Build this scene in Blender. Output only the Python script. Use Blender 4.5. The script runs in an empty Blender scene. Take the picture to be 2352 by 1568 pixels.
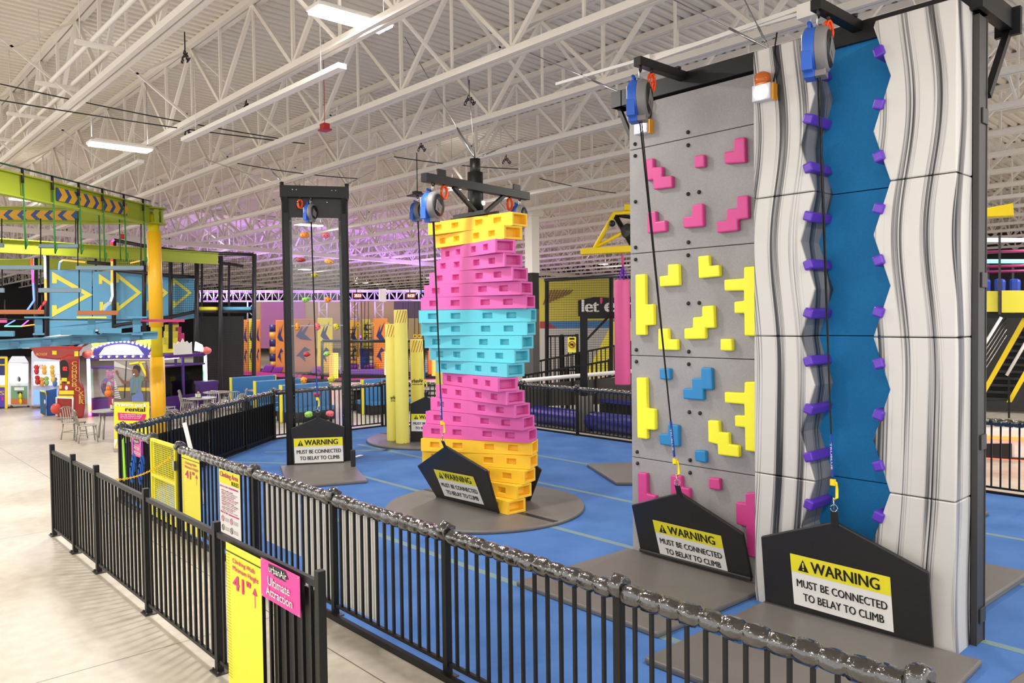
import bpy, bmesh, math, random
from math import sin, cos, pi, radians as R
from mathutils import Vector as V, Matrix as Mx

random.seed(7)
sc = bpy.context.scene
col = sc.collection

# ---------------------------------------------------------------- camera
# level camera 3.1 m above the floor, 27.5 mm lens; world X runs along the climbing wall, Y away from it
CAM = V((0, 0, 3.1))
F, YAW, PITCH, ROLL = 1798.76, -0.835525925, -0.0293558364, -0.0125979675
_f = V((sin(YAW)*cos(PITCH), cos(YAW)*cos(PITCH), sin(PITCH)))
_r = V((cos(YAW), -sin(YAW), 0)); _u = _r.cross(_f)
RT = _r*cos(ROLL) + _u*sin(ROLL); UP = -_r*sin(ROLL) + _u*cos(ROLL)
cd = bpy.data.cameras.new('camera'); cam = bpy.data.objects.new('camera', cd); col.objects.link(cam)
cd.sensor_fit = 'HORIZONTAL'; cd.sensor_width = 36.0; cd.lens = F/2352*36; cd.clip_end = 300; cd.clip_start = 0.05
m = Mx.Identity(4)
for i in range(3):
    m[i][0], m[i][1], m[i][2], m[i][3] = RT[i], UP[i], -_f[i], CAM[i]
cam.matrix_world = m
sc.camera = cam

# ---------------------------------------------------------------- light
wd = bpy.data.worlds.new('world'); sc.world = wd; wd.use_nodes = True
bg = wd.node_tree.nodes['Background']
bg.inputs[0].default_value = (1.0, 0.985, 0.965, 1); bg.inputs[1].default_value = 1.9
sc.view_settings.view_transform = 'Standard'; sc.view_settings.look = 'None'
sc.view_settings.exposure = 0.0; sc.view_settings.gamma = 1.0; sc.view_settings.use_curve_mapping = False
LAMP_W = 310.0          # watts of each high bay fixture
UP_FILL = 8.0           # upward fill added at each fixture to brighten the roof deck
LAMPS = [(-9.04, 5.42), (-16.25, 4.62, 6.45), (-28.6, 5.42), (-38.4, 5.42), (0.8, 5.42),
         (-7.2, 14.4), (-17.2, 13.9), (-27.4, 14.4), (-37.5, 15.0), (2.6, 14.4),
         (-16.5, 24.2), (-30, 24.2), (-47, 24.2), (-64.9, 24.3), (-55.7, 33.9), (-46.8, 34.2), (-30, 34),
         (-9.04, -3.6), (-19.1, -3.6), (-29, -3.6), (0.8, -3.6), (-4, 24.2)]
def zroof(y): return 7.1 - 0.03*y

# ---------------------------------------------------------------- measuring helpers: a pixel's line of sight met with a real plane
def ray(x, y): return RT*((x-1176)/F) + UP*(-(y-784)/F) + _f
def onz(x, y, z=0.0): d = ray(x, y); return CAM + d*((z-CAM.z)/d.z)
def onx(x, y, X): d = ray(x, y); return CAM + d*(X/d.x)
def ony(x, y, Y): d = ray(x, y); return CAM + d*(Y/d.y)
def atd(x, y, D): d = ray(x, y); return CAM + d*(D/math.hypot(d.x, d.y))
def onpl(x, y, o, n): d = ray(x, y); return CAM + d*((n.dot(o-CAM))/n.dot(d))

# ---------------------------------------------------------------- materials
def lin(c): return tuple((v/255/12.92 if v/255 <= .04045 else ((v/255+.055)/1.055)**2.4) for v in c)
MATS = {}
def mat(name, rgb, rough=.5, metal=0., emit=0., bump=0., bscale=60., spec=.5, coat=0., vary=0., vscale=8., alpha=None, trans=0.):
    if name in MATS: return MATS[name]
    m = bpy.data.materials.new(name); m.use_nodes = True; MATS[name] = m
    nt = m.node_tree; b = nt.nodes['Principled BSDF']; c = lin(rgb)+(1,)
    b.inputs['Base Color'].default_value = c; b.inputs['Roughness'].default_value = rough
    b.inputs['Metallic'].default_value = metal; b.inputs['Specular IOR Level'].default_value = spec
    b.inputs['Coat Weight'].default_value = coat; b.inputs['Transmission Weight'].default_value = trans
    if alpha is not None: b.inputs['Alpha'].default_value = alpha
    if emit: b.inputs['Emission Color'].default_value = c; b.inputs['Emission Strength'].default_value = emit
    if bump or vary:
        tc = nt.nodes.new('ShaderNodeTexCoord')
    if vary:
        n = nt.nodes.new('ShaderNodeTexNoise'); n.inputs['Scale'].default_value = vscale; n.inputs['Detail'].default_value = 5
        nt.links.new(tc.outputs['Object'], n.inputs['Vector'])
        mr = nt.nodes.new('ShaderNodeMapRange'); mr.inputs[3].default_value = 1-vary; mr.inputs[4].default_value = 1+vary
        nt.links.new(n.outputs['Fac'], mr.inputs[0])
        h = nt.nodes.new('ShaderNodeHueSaturation'); h.inputs['Color'].default_value = c
        nt.links.new(mr.outputs[0], h.inputs['Value']); nt.links.new(h.outputs[0], b.inputs['Base Color'])
    if bump:
        n = nt.nodes.new('ShaderNodeTexNoise'); n.inputs['Scale'].default_value = bscale; n.inputs['Detail'].default_value = 3
        nt.links.new(tc.outputs['Object'], n.inputs['Vector'])
        bp = nt.nodes.new('ShaderNodeBump'); bp.inputs['Strength'].default_value = bump; bp.inputs['Distance'].default_value = .01
        nt.links.new(n.outputs['Fac'], bp.inputs['Height']); nt.links.new(bp.outputs[0], b.inputs['Normal'])
    return m
BLK = mat('black_powder_coat', (19, 18, 17), .45, spec=.35)
BLKM = mat('black_steel', (26, 25, 25), .5)
DKST = mat('dark_steel', (58, 56, 55), .45)
WHT = mat('white_paint', (236, 230, 222), .55)
WHTS = mat('white_sign', (238, 236, 232), .4)
YSIGN = mat('sign_yellow', (240, 228, 45), .4)
INK = mat('black_print', (22, 20, 20), .5)
MAG = mat('magenta_print', (208, 40, 120), .4)
PNKS = mat('sign_pink', (226, 58, 150), .4)
VINYL = mat('black_vinyl', (34, 31, 31), .42, bump=.15, bscale=25)
MATV = mat('grey_vinyl', (108, 103, 99), .42, bump=.25, bscale=5, vary=.08, vscale=3)
STEEL = mat('bright_steel', (190, 190, 190), .25, 1.0)
ALU = mat('brushed_aluminium', (178, 174, 168), .38, .85)
YPLA = mat('yellow_plastic', (250, 215, 10), .4)
ORNG = mat('orange_sling', (245, 85, 25), .6)
def acrylic():
    m = bpy.data.materials.new('clear_acrylic'); m.use_nodes = True; nt = m.node_tree; N = nt.nodes.new; L = nt.links.new
    for n in list(nt.nodes):
        if n.type != 'OUTPUT_MATERIAL': nt.nodes.remove(n)
    out = [n for n in nt.nodes if n.type == 'OUTPUT_MATERIAL'][0]
    tr = N('ShaderNodeBsdfTransparent'); tr.inputs[0].default_value = (.93, .94, .95, 1); gl = N('ShaderNodeBsdfGlossy'); gl.inputs['Roughness'].default_value = .02
    tc = N('ShaderNodeTexCoord'); ns = N('ShaderNodeTexNoise'); ns.inputs['Scale'].default_value = 4.; ns.inputs['Detail'].default_value = 3; L(tc.outputs['Object'], ns.inputs['Vector'])
    bp = N('ShaderNodeBump'); bp.inputs['Strength'].default_value = .12; bp.inputs['Distance'].default_value = .02; L(ns.outputs['Fac'], bp.inputs['Height']); L(bp.outputs[0], gl.inputs['Normal'])
    fr = N('ShaderNodeFresnel'); fr.inputs[0].default_value = 1.5; mx = N('ShaderNodeMixShader'); L(fr.outputs[0], mx.inputs[0]); L(tr.outputs[0], mx.inputs[1]); L(gl.outputs[0], mx.inputs[2]); L(mx.outputs[0], out.inputs[0]); return m
GLASS = acrylic()

# ---------------------------------------------------------------- objects
W = {}
def tag(o, label=None, cat=None, group=None, kind=None):
    for k, v in (('label', label), ('category', cat), ('group', group), ('kind', kind)):
        if v: o[k] = v
    return o
def thing(name, label, cat, loc=(0, 0, 0), rz=0., group=None):
    o = bpy.data.objects.new(name, None); col.objects.link(o); o.empty_display_size = .1
    o.location = loc; o.rotation_euler = (0, 0, rz)
    W[o.name] = Mx.Translation(V(loc)) @ Mx.Rotation(rz, 4, 'Z')
    return tag(o, label, cat, group)
class MB:
    def __init__(s): s.v = []; s.f = []; s.sm = []
    def add(s, vs, fs, smooth=False):
        n = len(s.v); s.v += [V(p) for p in vs]; s.f += [[n+i for i in f] for f in fs]; s.sm += [smooth]*len(fs); return s
    def box(s, c, d, rz=0.):
        c = V(c); q = Mx.Rotation(rz, 3, 'Z'); p = []
        for z in (-1, 1):
            for x, y in ((-1, -1), (1, -1), (1, 1), (-1, 1)): p.append(c + q @ V((x*d[0]/2, y*d[1]/2, z*d[2]/2)))
        return s.add(p, [(3, 2, 1, 0), (4, 5, 6, 7), (0, 1, 5, 4), (1, 2, 6, 5), (2, 3, 7, 6), (3, 0, 4, 7)])
    def bar(s, a, b, w, h=None, up=(0, 0, 1)):
        a, b = V(a), V(b); h = h or w; d = (b-a).normalized(); up = V(up)
        if abs(d.dot(up)) > .98: up = V((1, 0, 0))
        sd = d.cross(up).normalized(); u = sd.cross(d); p = []
        for q in (a, b):
            for i, j in ((-1, -1), (1, -1), (1, 1), (-1, 1)): p.append(q + sd*(i*w/2) + u*(j*h/2))
        return s.add(p, [(3, 2, 1, 0), (4, 5, 6, 7), (0, 1, 5, 4), (1, 2, 6, 5), (2, 3, 7, 6), (3, 0, 4, 7)])
    def tube(s, pts, r, n=8, closed=False, cap=True):
        pts = [V(p) for p in pts]; k = len(pts); rr = r if isinstance(r, (list, tuple)) else [r]*k
        base = len(s.v); ref = V((0, 0, 1))
        for i, p in enumerate(pts):
            t = (pts[(i+1) % k]-pts[i-1]) if closed else (pts[min(i+1, k-1)]-pts[max(i-1, 0)])
            t.normalize(); q = ref if abs(t.dot(ref)) < .95 else V((1, 0, 0))
            a = t.cross(q).normalized(); b = t.cross(a)
            for j in range(n): s.v.append(p + (a*cos(2*pi*j/n) + b*sin(2*pi*j/n))*rr[i])
        for i in range(k if closed else k-1):
            for j in range(n):
                A, B = base+i*n, base+((i+1) % k)*n
                s.f.append([A+j, A+(j+1) % n, B+(j+1) % n, B+j]); s.sm.append(True)
        if cap and not closed:
            s.f.append([base+j for j in range(n)][::-1]); s.f.append([base+(k-1)*n+j for j in range(n)]); s.sm += [False]*2
        return s
    def lathe(s, prof, o=(0, 0, 0), ax='Z', n=24, cap=True, q=None):
        base = len(s.v); o = V(o); q = q or Mx.Identity(3)
        for r, h in prof:
            for j in range(n):
                a = 2*pi*j/n; p = V((r*cos(a), r*sin(a), h))
                if ax == 'X': p = V((h, p.x, p.y))
                if ax == 'Y': p = V((p.y, h, p.x))
                s.v.append(o + q @ p)
        for i in range(len(prof)-1):
            for j in range(n):
                A, B = base+i*n, base+(i+1)*n
                s.f.append([A+j, A+(j+1) % n, B+(j+1) % n, B+j]); s.sm.append(True)
        if cap:
            s.f.append([base+j for j in range(n)][::-1]); s.f.append([base+(len(prof)-1)*n+j for j in range(n)]); s.sm += [False]*2
        return s
    def prism(s, poly, ext):
        poly = [V(p) for p in poly]; e = V(ext); k = len(poly); b = len(s.v)
        s.v += poly + [p+e for p in poly]
        s.f += [list(range(b, b+k))[::-1], list(range(b+k, b+2*k))] + [[b+i, b+(i+1) % k, b+k+(i+1) % k, b+k+i] for i in range(k)]
        s.sm += [False]*(k+2); return s
    def ball(s, c, r, n=12, sc3=(1, 1, 1)):
        c = V(c); b = len(s.v); mm = max(4, n//2)
        for i in range(mm+1):
            t = pi*i/mm
            for j in range(n): s.v.append(c + V((r*sc3[0]*sin(t)*cos(2*pi*j/n), r*sc3[1]*sin(t)*sin(2*pi*j/n), r*sc3[2]*cos(t))))
        for i in range(mm):
            for j in range(n): s.f.append([b+i*n+j, b+(i+1)*n+j, b+(i+1)*n+(j+1) % n, b+i*n+(j+1) % n]); s.sm.append(True)
        return s
    def quad(s, a, b, c, d): return s.add([a, b, c, d], [(0, 1, 2, 3)])
    def build(s, name, material, parent=None, local=False, bevel=0., label=None, seg=2):
        me = bpy.data.meshes.new(name)
        vs = s.v
        if parent is not None and not local:
            inv = W[parent.name].inverted(); vs = [inv @ p for p in vs]
        me.from_pydata([tuple(p) for p in vs], [], s.f); me.materials.append(material)
        bm = bmesh.new(); bm.from_mesh(me); bmesh.ops.recalc_face_normals(bm, faces=bm.faces) if len(s.f) > 1 else None
        bm.to_mesh(me); bm.free()
        for p, q in zip(me.polygons, s.sm): p.use_smooth = q
        o = bpy.data.objects.new(name, me); col.objects.link(o)
        if parent is not None: o.parent = parent; W[o.name] = W[parent.name].copy()
        else: W[o.name] = Mx.Identity(4)
        if bevel:
            b = o.modifiers.new('bevel', 'BEVEL'); b.width = bevel; b.segments = seg; b.limit_method = 'ANGLE'; b.angle_limit = R(40)
        if label: o['label'] = label
        return o
def struct(o): o['kind'] = 'structure'; return o
def origin_to(o, p):
    """move a parentless mesh's origin to p"""
    p = V(p); o.data.transform(Mx.Translation(-p)); o.location = p; W[o.name] = Mx.Translation(p); return o
def kids(o): return [c for c in bpy.data.objects if c.parent == o]
def copy_tree(o, parent=None):
    c = o.copy(); col.objects.link(c)
    if parent is not None: c.parent = parent
    for ch in kids(o): copy_tree(ch, c)
    return c
# ---- lettering: flat print filling a given rectangle
_TX = {}
def text_polys(s, spacing=1.0):
    if (s, spacing) not in _TX:
        cu = bpy.data.curves.new('t', 'FONT'); cu.body = s; cu.fill_mode = 'FRONT'; cu.resolution_u = 3; cu.space_character = spacing
        cu.offset = 0
        o = bpy.data.objects.new('t', cu); col.objects.link(o)
        dg = bpy.context.evaluated_depsgraph_get(); me = bpy.data.meshes.new_from_object(o.evaluated_get(dg))
        vs = [v.co.copy() for v in me.vertices]; fs = [list(p.vertices) for p in me.polygons]
        bpy.data.objects.remove(o); bpy.data.curves.remove(cu); bpy.data.meshes.remove(me)
        x0, x1 = min(v.x for v in vs), max(v.x for v in vs); y0, y1 = min(v.y for v in vs), max(v.y for v in vs)
        w = .045*(y1-y0); n = len(vs); P = []; G = []        # heavy letters: three prints a stroke's part apart
        for i, dx in enumerate((-w, 0, w)):
            P += [((v.x+dx-x0+w)/(x1-x0+2*w), (v.y-y0)/(y1-y0), i) for v in vs]; G += [[i*n+j for j in f] for f in fs]
        _TX[(s, spacing)] = (P, G)
    return _TX[(s, spacing)]
class Board:
    """a flat rectangle in space: origin bottom left, full width and height vectors; print sits a hair above it"""
    def __init__(s, o, u, v, n=None, lift=.0025):
        s.o, s.u, s.v = V(o), V(u), V(v); n = n or s.u.cross(s.v).normalized(); s.n = n
        s.lift = lift
    def p(s, a, b, k=1): return s.o + s.u*a + s.v*b + s.n*(s.lift*k)
    def text(s, t, x0, y0, x1, y1, m, parent, name='lettering', skew=0.):
        vs, fs = text_polys(t); mb = MB(); mb.add([s.p(x0+(x1-x0)*a + skew*b, y0+(y1-y0)*b, 2+.5*i) for a, b, i in vs], fs)
        return mb.build(name, m, parent)
    def poly(s, pts, m, parent, name, k=1):
        mb = MB(); mb.add([s.p(a, b, k) for a, b in pts], [list(range(len(pts)))]); return mb.build(name, m, parent)
    def rect(s, x0, y0, x1, y1, m, parent, name, k=1): return s.poly([(x0, y0), (x1, y0), (x1, y1), (x0, y1)], m, parent, name, k)

# ================================================================ SETTING
def floor_material():
    m = bpy.data.materials.new('polished_concrete'); m.use_nodes = True; nt = m.node_tree; b = nt.nodes['Principled BSDF']; N = nt.nodes.new; L = nt.links.new
    tc = N('ShaderNodeTexCoord'); n1 = N('ShaderNodeTexNoise'); n1.inputs['Scale'].default_value = .55; n1.inputs['Detail'].default_value = 8
    n2 = N('ShaderNodeTexNoise'); n2.inputs['Scale'].default_value = 6; n2.inputs['Detail'].default_value = 8
    for n in (n1, n2): L(tc.outputs['Object'], n.inputs['Vector'])
    mx = N('ShaderNodeMath'); mx.operation = 'ADD'; L(n1.outputs['Fac'], mx.inputs[0]); L(n2.outputs['Fac'], mx.inputs[1])
    cr = N('ShaderNodeValToRGB'); e = cr.color_ramp.elements
    e[0].position = .55; e[0].color = lin((186, 176, 160))+(1,); e[1].position = 1.35; e[1].color = lin((216, 207, 192))+(1,)
    mr = N('ShaderNodeMapRange'); mr.inputs[1].default_value = .7; mr.inputs[2].default_value = 1.3; L(mx.outputs[0], mr.inputs[0]); L(mr.outputs[0], cr.inputs[0])
    e[0].position = 0; e[1].position = 1
    # saw-cut control joints
    sp = N('ShaderNodeSeparateXYZ'); L(tc.outputs['Object'], sp.inputs[0]); joint = None
    for ax, per, off in (('X', 5.6, -18.95), ('Y', 5.9, 3.6)):
        a = N('ShaderNodeMath'); a.operation = 'SUBTRACT'; L(sp.outputs[ax], a.inputs[0]); a.inputs[1].default_value = off-per/2
        w = N('ShaderNodeMath'); w.operation = 'WRAP'; L(a.outputs[0], w.inputs[0]); w.inputs[1].default_value = per/2; w.inputs[2].default_value = -per/2
        a2 = N('ShaderNodeMath'); a2.operation = 'ADD'; a2.inputs[1].default_value = per/2; L(w.outputs[0], a2.inputs[0])
        p = N('ShaderNodeMath'); p.operation = 'PINGPONG'; L(a.outputs[0], p.inputs[0]); p.inputs[1].default_value = per/2
        q = N('ShaderNodeMath'); q.operation = 'GREATER_THAN'; L(p.outputs[0], q.inputs[0]); q.inputs[1].default_value = per/2-.006
        if joint is None: joint = q
        else:
            mm = N('ShaderNodeMath'); mm.operation = 'MAXIMUM'; L(joint.outputs[0], mm.inputs[0]); L(q.outputs[0], mm.inputs[1]); joint = mm
    mix = N('ShaderNodeMix'); mix.data_type = 'RGBA'; L(joint.outputs[0], mix.inputs[0]); L(cr.outputs[0], mix.inputs[6]); mix.inputs[7].default_value = lin((110, 100, 86))+(1,)
    L(mix.outputs[2], b.inputs['Base Color'])
    r2 = N('ShaderNodeMapRange'); r2.inputs[3].default_value = .26; r2.inputs[4].default_value = .44; L(n2.outputs['Fac'], r2.inputs[0]); L(r2.outputs[0], b.inputs['Roughness'])
    return m
def rough_cloth(name, a, b_, scale=160., rough=.9, big=1.2, bump=.25):
    m = bpy.data.materials.new(name); m.use_nodes = True; nt = m.node_tree; b = nt.nodes['Principled BSDF']; N = nt.nodes.new; L = nt.links.new
    tc = N('ShaderNodeTexCoord'); n1 = N('ShaderNodeTexNoise'); n1.inputs['Scale'].default_value = scale; n1.inputs['Detail'].default_value = 2
    n2 = N('ShaderNodeTexNoise'); n2.inputs['Scale'].default_value = big; n2.inputs['Detail'].default_value = 6
    for n in (n1, n2): L(tc.outputs['Object'], n.inputs['Vector'])
    ad = N('ShaderNodeMath'); ad.operation = 'MULTIPLY_ADD'; L(n1.outputs['Fac'], ad.inputs[0]); ad.inputs[1].default_value = .6; L(n2.outputs['Fac'], ad.inputs[2])
    cr = N('ShaderNodeValToRGB'); e = cr.color_ramp.elements; e[0].position = .5; e[0].color = lin(a)+(1,); e[1].position = 1.05; e[1].color = lin(b_)+(1,)
    L(ad.outputs[0], cr.inputs[0]); L(cr.outputs[0], b.inputs['Base Color']); b.inputs['Roughness'].default_value = rough; b.inputs['Specular IOR Level'].default_value = .2
    bp = N('ShaderNodeBump'); bp.inputs['Strength'].default_value = bump; bp.inputs['Distance'].default_value = .004; L(n1.outputs['Fac'], bp.inputs['Height']); L(bp.outputs[0], b.inputs['Normal'])
    return m
CARPET = rough_cloth('blue_carpet', (62, 100, 160), (84, 124, 186))
ROOFW = mat('roof_white', (226, 218, 208), .6)
DECKW = mat('deck_white', (222, 213, 200), .65)
WALLD = mat('charcoal_wall', (44, 41, 42), .7)

mb = MB(); mb.quad((-90, -8, 0), (8, -8, 0), (8, 50, 0), (-90, 50, 0)); struct(mb.build('floor', floor_material()))

# corrugated roof deck, falling 3 % towards +Y
mb = MB(); rib = .215; x = -92.; prof = []
while x < 7:
    prof += [(x, 0), (x+.10, 0), (x+.125, .06), (x+.19, .06)]; x += rib
vs = []; fs = []
def zdeck(y): return 8.62-.03*y
for (px, dz) in prof: vs += [(px, -7, zdeck(-7)+dz), (px, 48, zdeck(48)+dz)]
for i in range(len(prof)-1): fs.append((2*i, 2*i+1, 2*i+3, 2*i+2))
mb.add(vs, fs); struct(mb.build('ceiling', DECKW))

# far walls
mb = MB(); mb.box((-88, 17, 4), (.3, 62, 9)); struct(mb.build('wall_far', WALLD))
mb = MB(); mb.box((-40, 46, 4), (96, .3, 9)); struct(mb.build('wall_back', WALLD))

# open web joists, parallel to the climbing wall
mb = MB(); x0, x1 = -91., 11.2; dp = 1.42
mb.box(((x0+x1)/2, -.055, 0), (x1-x0, .075, .10)); mb.box(((x0+x1)/2, .055, 0), (x1-x0, .075, .10))
mb.box(((x0+x1)/2, -.06, dp), (x1-x0, .09, .11)); mb.box(((x0+x1)/2, .06, dp), (x1-x0, .09, .11))
x = -92.4
while x < 11:
    for a, b in (((x, 0, .04), (x-1.4, 0, dp-.04)), ((x, 0, .04), (x+1.4, 0, dp-.04))):
        if x0 < a[0] < x1 and x0 < b[0] < x1: mb.bar(a, b, .062)
    if x0 < x < x1: mb.bar((x, .0, 0), (x, 0, dp), .05)
    if x0 < x+1.4 < x1: mb.bar((x+1.4, 0, 0), (x+1.4, 0, dp), .036)
    x += 2.8
x = -92.4
jm = None
for k in range(-6, 20):
    y = 3.71+1.98*k
    if jm is None: o = mb.build('roof_joist', ROOFW); jm = o
    else: o = jm.copy(); col.objects.link(o)
    o.location = (-8.4+92.4-84, y, zroof(y)+.05); struct(o)
# cross bridging between neighbouring joists
mb = MB()
for i in range(16):
    X = -4.2-5.6*i
    for k in range(-5, 18):
        y = 3.71+1.98*k; y2 = y+1.98
        mb.bar((X, y, zroof(y)+.05), (X, y2, zroof(y2)+dp), .04); mb.bar((X, y, zroof(y)+dp), (X, y2, zroof(y2)+.05), .04)
struct(mb.build('roof_bridging', ROOFW))
# deep girders running the other way
for X, zz in ((-35.6, -.12), (-62., -.12)):
    mb = MB(); y = -12.
    mb.bar((X, -12, zroof(-12)+zz), (X, 44, zroof(44)+zz), .24, .2); mb.bar((X, -12, zroof(-12)+dp), (X, 44, zroof(44)+dp), .26, .18)
    while y < 42:
        mb.bar((X, y, zroof(y)), (X, y+2, zroof(y+2)+dp), .13); mb.bar((X, y+2, zroof(y)+dp), (X, y+4, zroof(y+4)), .13); y += 4
    struct(mb.build('roof_girder', ROOFW))
# steel columns under the roof
for X, Y in ((-18.85, 18.0), (-35.6, 27.5)):
    mb = MB(); mb.box((X, Y, 5.2+1.6), (.34, .34, 4.4)); mb.box((X, Y, 7.1-.03*Y), (.6, .5, .2)); o = struct(mb.build('trim_1', ROOFW))
    mb = MB(); mb.box((X, Y, 2.6), (.3, .3, 5.2)); struct(mb.build('trim_2', BLK))
    mb = MB(); mb.box((X+.12, Y-.2, 1.8), (.46, .3, 3.2)); struct(mb.build('trim_3', mat('column_pad', (84, 82, 82), .5, bump=.3, bscale=6)))

# twin sprinkler pipes on trapezes, cable trays, cables
def pipe_run(name, label, cat, pts, r, m, n=8, group=None):
    mb = MB(); mb.tube(pts, r, n); return tag(mb.build(name, m), label, cat, group)
pipe_run('sprinkler_pipe', 'white sprinkler main under the roof joists, nearer of the twin pipes at upper left', 'pipe', [(-70, 3.30, 7.3), (8, 3.30, 7.3)], .035, WHT)
pipe_run('sprinkler_pipe', 'white sprinkler main under the roof joists, farther of the twin pipes at upper left', 'pipe', [(-70, 3.62, 7.3), (8, 3.62, 7.3)], .035, WHT)
for i, X in enumerate([-2.5-2.6*j for j in range(14)]):
    mb = MB(); mb.box((X, 3.46, 7.25), (.12, .75, .05)); mb.tube([(X, 3.15, 7.25), (X, 3.15, 8.5)], .008, 6); mb.tube([(X, 3.8, 7.25), (X, 3.8, 8.5)], .008, 6)
    tag(mb.build('trapeze_hanger', WHT), 'white strut trapeze carrying the twin sprinkler mains', 'hanger', 'trapeze hangers under the twin pipes')
for a, b, lab in (((-15.4, 5.52, 6.6), (-9.6, 5.6, 6.6), 'long pale cable tray hung beside the high bay light, nearer one'), ((-22.2, 5.55, 6.6), (-18, 5.52, 6.6), 'pale cable tray beyond the second high bay light, above the green beams')):
    mb = MB(); mb.bar(a, b, .13, .07)
    for t in (.1, .9):
        p = V(a).lerp(V(b), t); mb.tube([p, p+V((0, 0, 1.5))], .006, 5)
    tag(mb.build('cable_tray', WHT), lab, 'cable tray')
def sag(a, b, s, n=10):
    a, b = V(a), V(b); return [a.lerp(b, i/n)-V((0, 0, s*4*(i/n)*(1-i/n))) for i in range(n+1)]
for i, (p, q, z, lab) in enumerate((((-30, 186), (640, 318), 7.15, 'upper thin black cable strung below the joists at upper left'), ((-30, 225), (700, 330), 7.0, 'lower thin black cable strung below the joists at upper left'),
        ((545, 375), (820, 410), 6.9, 'thin black cable strung above the tall black framed tower'), ((905, 360), (1190, 388), 6.9, 'thin black cable strung behind the post of the block tower'), ((1240, 410), (1440, 446), 6.7, 'short black cable strung left of the grey climbing wall'))):
    pipe_run('ceiling_cable', lab, 'cable', sag(onz(*p, z), onz(*q, z), .05), .012, BLKM, 5)
# little bundles of chain left on the joists
for (x, y, lab) in ((425, 120, 'short black chain looped on a joist at upper left'), (566, 236, 'black chain bundle hanging under a joist above the tall tower'), (430, 293, 'black chain bundle at the end of the pale cable tray'), (1078, 222, 'black chain loop on a joist above the block tower'), (1163, 362, 'black chain bundle hanging right of the block tower post'), (968, 332, 'black chain loop on a joist left of the block tower post')):
    p = onz(x, y, 7.15); mb = MB()
    for i in range(6):
        c = p+V((.05*i-.12, 0, -.05*abs(i-2))); mb.tube([c+V((.035*cos(a), .02*sin(a)*(i % 2), .035*sin(a))) for a in (0, 1, 2, 3, 4, 5)], .011, 5, True)
    mb.tube([p, p+V((0, 0, .3))], .01, 5)
    tag(mb.build('chain', BLKM), lab, 'chain')
p = onz(746, 291, 6.7); mb = MB(); mb.box(p, (.16, .12, .11)); mb.box(p+V((0, 0, -.06)), (.22, .17, .03)); mb.tube([p, p+V((0, 0, 1.6))], .006, 5)
tag(mb.build('fire_alarm', mat('alarm_red', (170, 30, 30), .4)), 'red fire alarm strobe hanging between the joists', 'alarm')
p = onz(280, 542, 6.2); mb = MB(); mb.box(p, (.16, .12, .13)); mb.box(p+V((0, 0, -.08)), (.24, .18, .03)); mb.tube([p, p+V((0, 0, 1.6))], .006, 5)
tag(mb.build('fire_alarm', MATS['alarm_red']), 'small red fire alarm strobe hanging above the arcade, beneath the green beams', 'alarm')

# ---------------------------------------------------------------- high bay lights
LED = mat('led_white', (255, 250, 240), .4, emit=14.)
def high_bay(x, y, z, label):
    t = thing('high_bay_light', label, 'ceiling light', (x, y, z), 0, 'high bay lights under the roof')
    mb = MB()
    mb.box((0, 0, .06), (.34, 1.12, .05)); mb.box((0, 0, .11), (.16, .9, .05)); mb.build('housing', WHT, t, True, .01)
    mb = MB()
    for s in (-.09, .09): mb.box((s, 0, .022), (.15, 1.06, .03))
    mb.build('lens', LED, t, True)
    mb = MB()
    for s in (-.5, .5): mb.tube([(0, s, .13), (0, s, 1.4)], .006, 5)
    mb.build('hanging_wire', STEEL, t, True)
    for nm, e, dz, rx in (('lamp_light', LAMP_W, -.03, 0), ('up_fill', UP_FILL, .16, pi)):
        ld = bpy.data.lights.new(nm, 'AREA'); ld.shape = 'RECTANGLE'; ld.size = .34; ld.size_y = 1.15; ld.energy = e; ld.color = (1, .975, .93)
        lo = bpy.data.objects.new(nm, ld); col.objects.link(lo); lo.parent = t; lo.location = (0, 0, dz); lo.rotation_euler = (rx, 0, 0)
    return t
for i, L_ in enumerate(LAMPS):
    x, y = L_[:2]; z = L_[2] if len(L_) > 2 else zroof(y)+.06
    lab = {0: 'brightest white high bay light, nearest the top centre', 1: 'white high bay light above the green beams at left', 2: 'white high bay light behind the green chevron beams at far left'}.get(i, 'distant white high bay light under the roof')
    high_bay(x, y, z, lab)

# ---------------------------------------------------------------- carpeted climbing area
oct_ = [(-14.75, 4.0), (3, 4.0), (3, 14.95), (-16.1, 14.95), (-19.3, 12.4), (-19.3, 9.0)]
mb = MB(); mb.prism([(a, b, 0.) for a, b in oct_], (0, 0, .02)); o = mb.build('floor_carpet', CARPET); struct(o)
mb = MB()
for i in range(len(oct_)):
    a, b = oct_[i], oct_[(i+1) % len(oct_)]; mb.bar((a[0], a[1], .03), (b[0], b[1], .03), .05, .06)
struct(mb.build('trim_4', BLK))
TAPE = mat('seam_tape', (112, 138, 142), .8)
def tape(x0, y0, x1, y1, w=.11):
    mb = MB(); d = (V((x1, y1, 0))-V((x0, y0, 0))).normalized(); q = V((-d.y, d.x, 0))*w/2; a, b = V((x0, y0, .0215)), V((x1, y1, .0215))
    mb.quad(a-q, b-q, b+q, a+q); return mb.build('seam_tape', TAPE)
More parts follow.
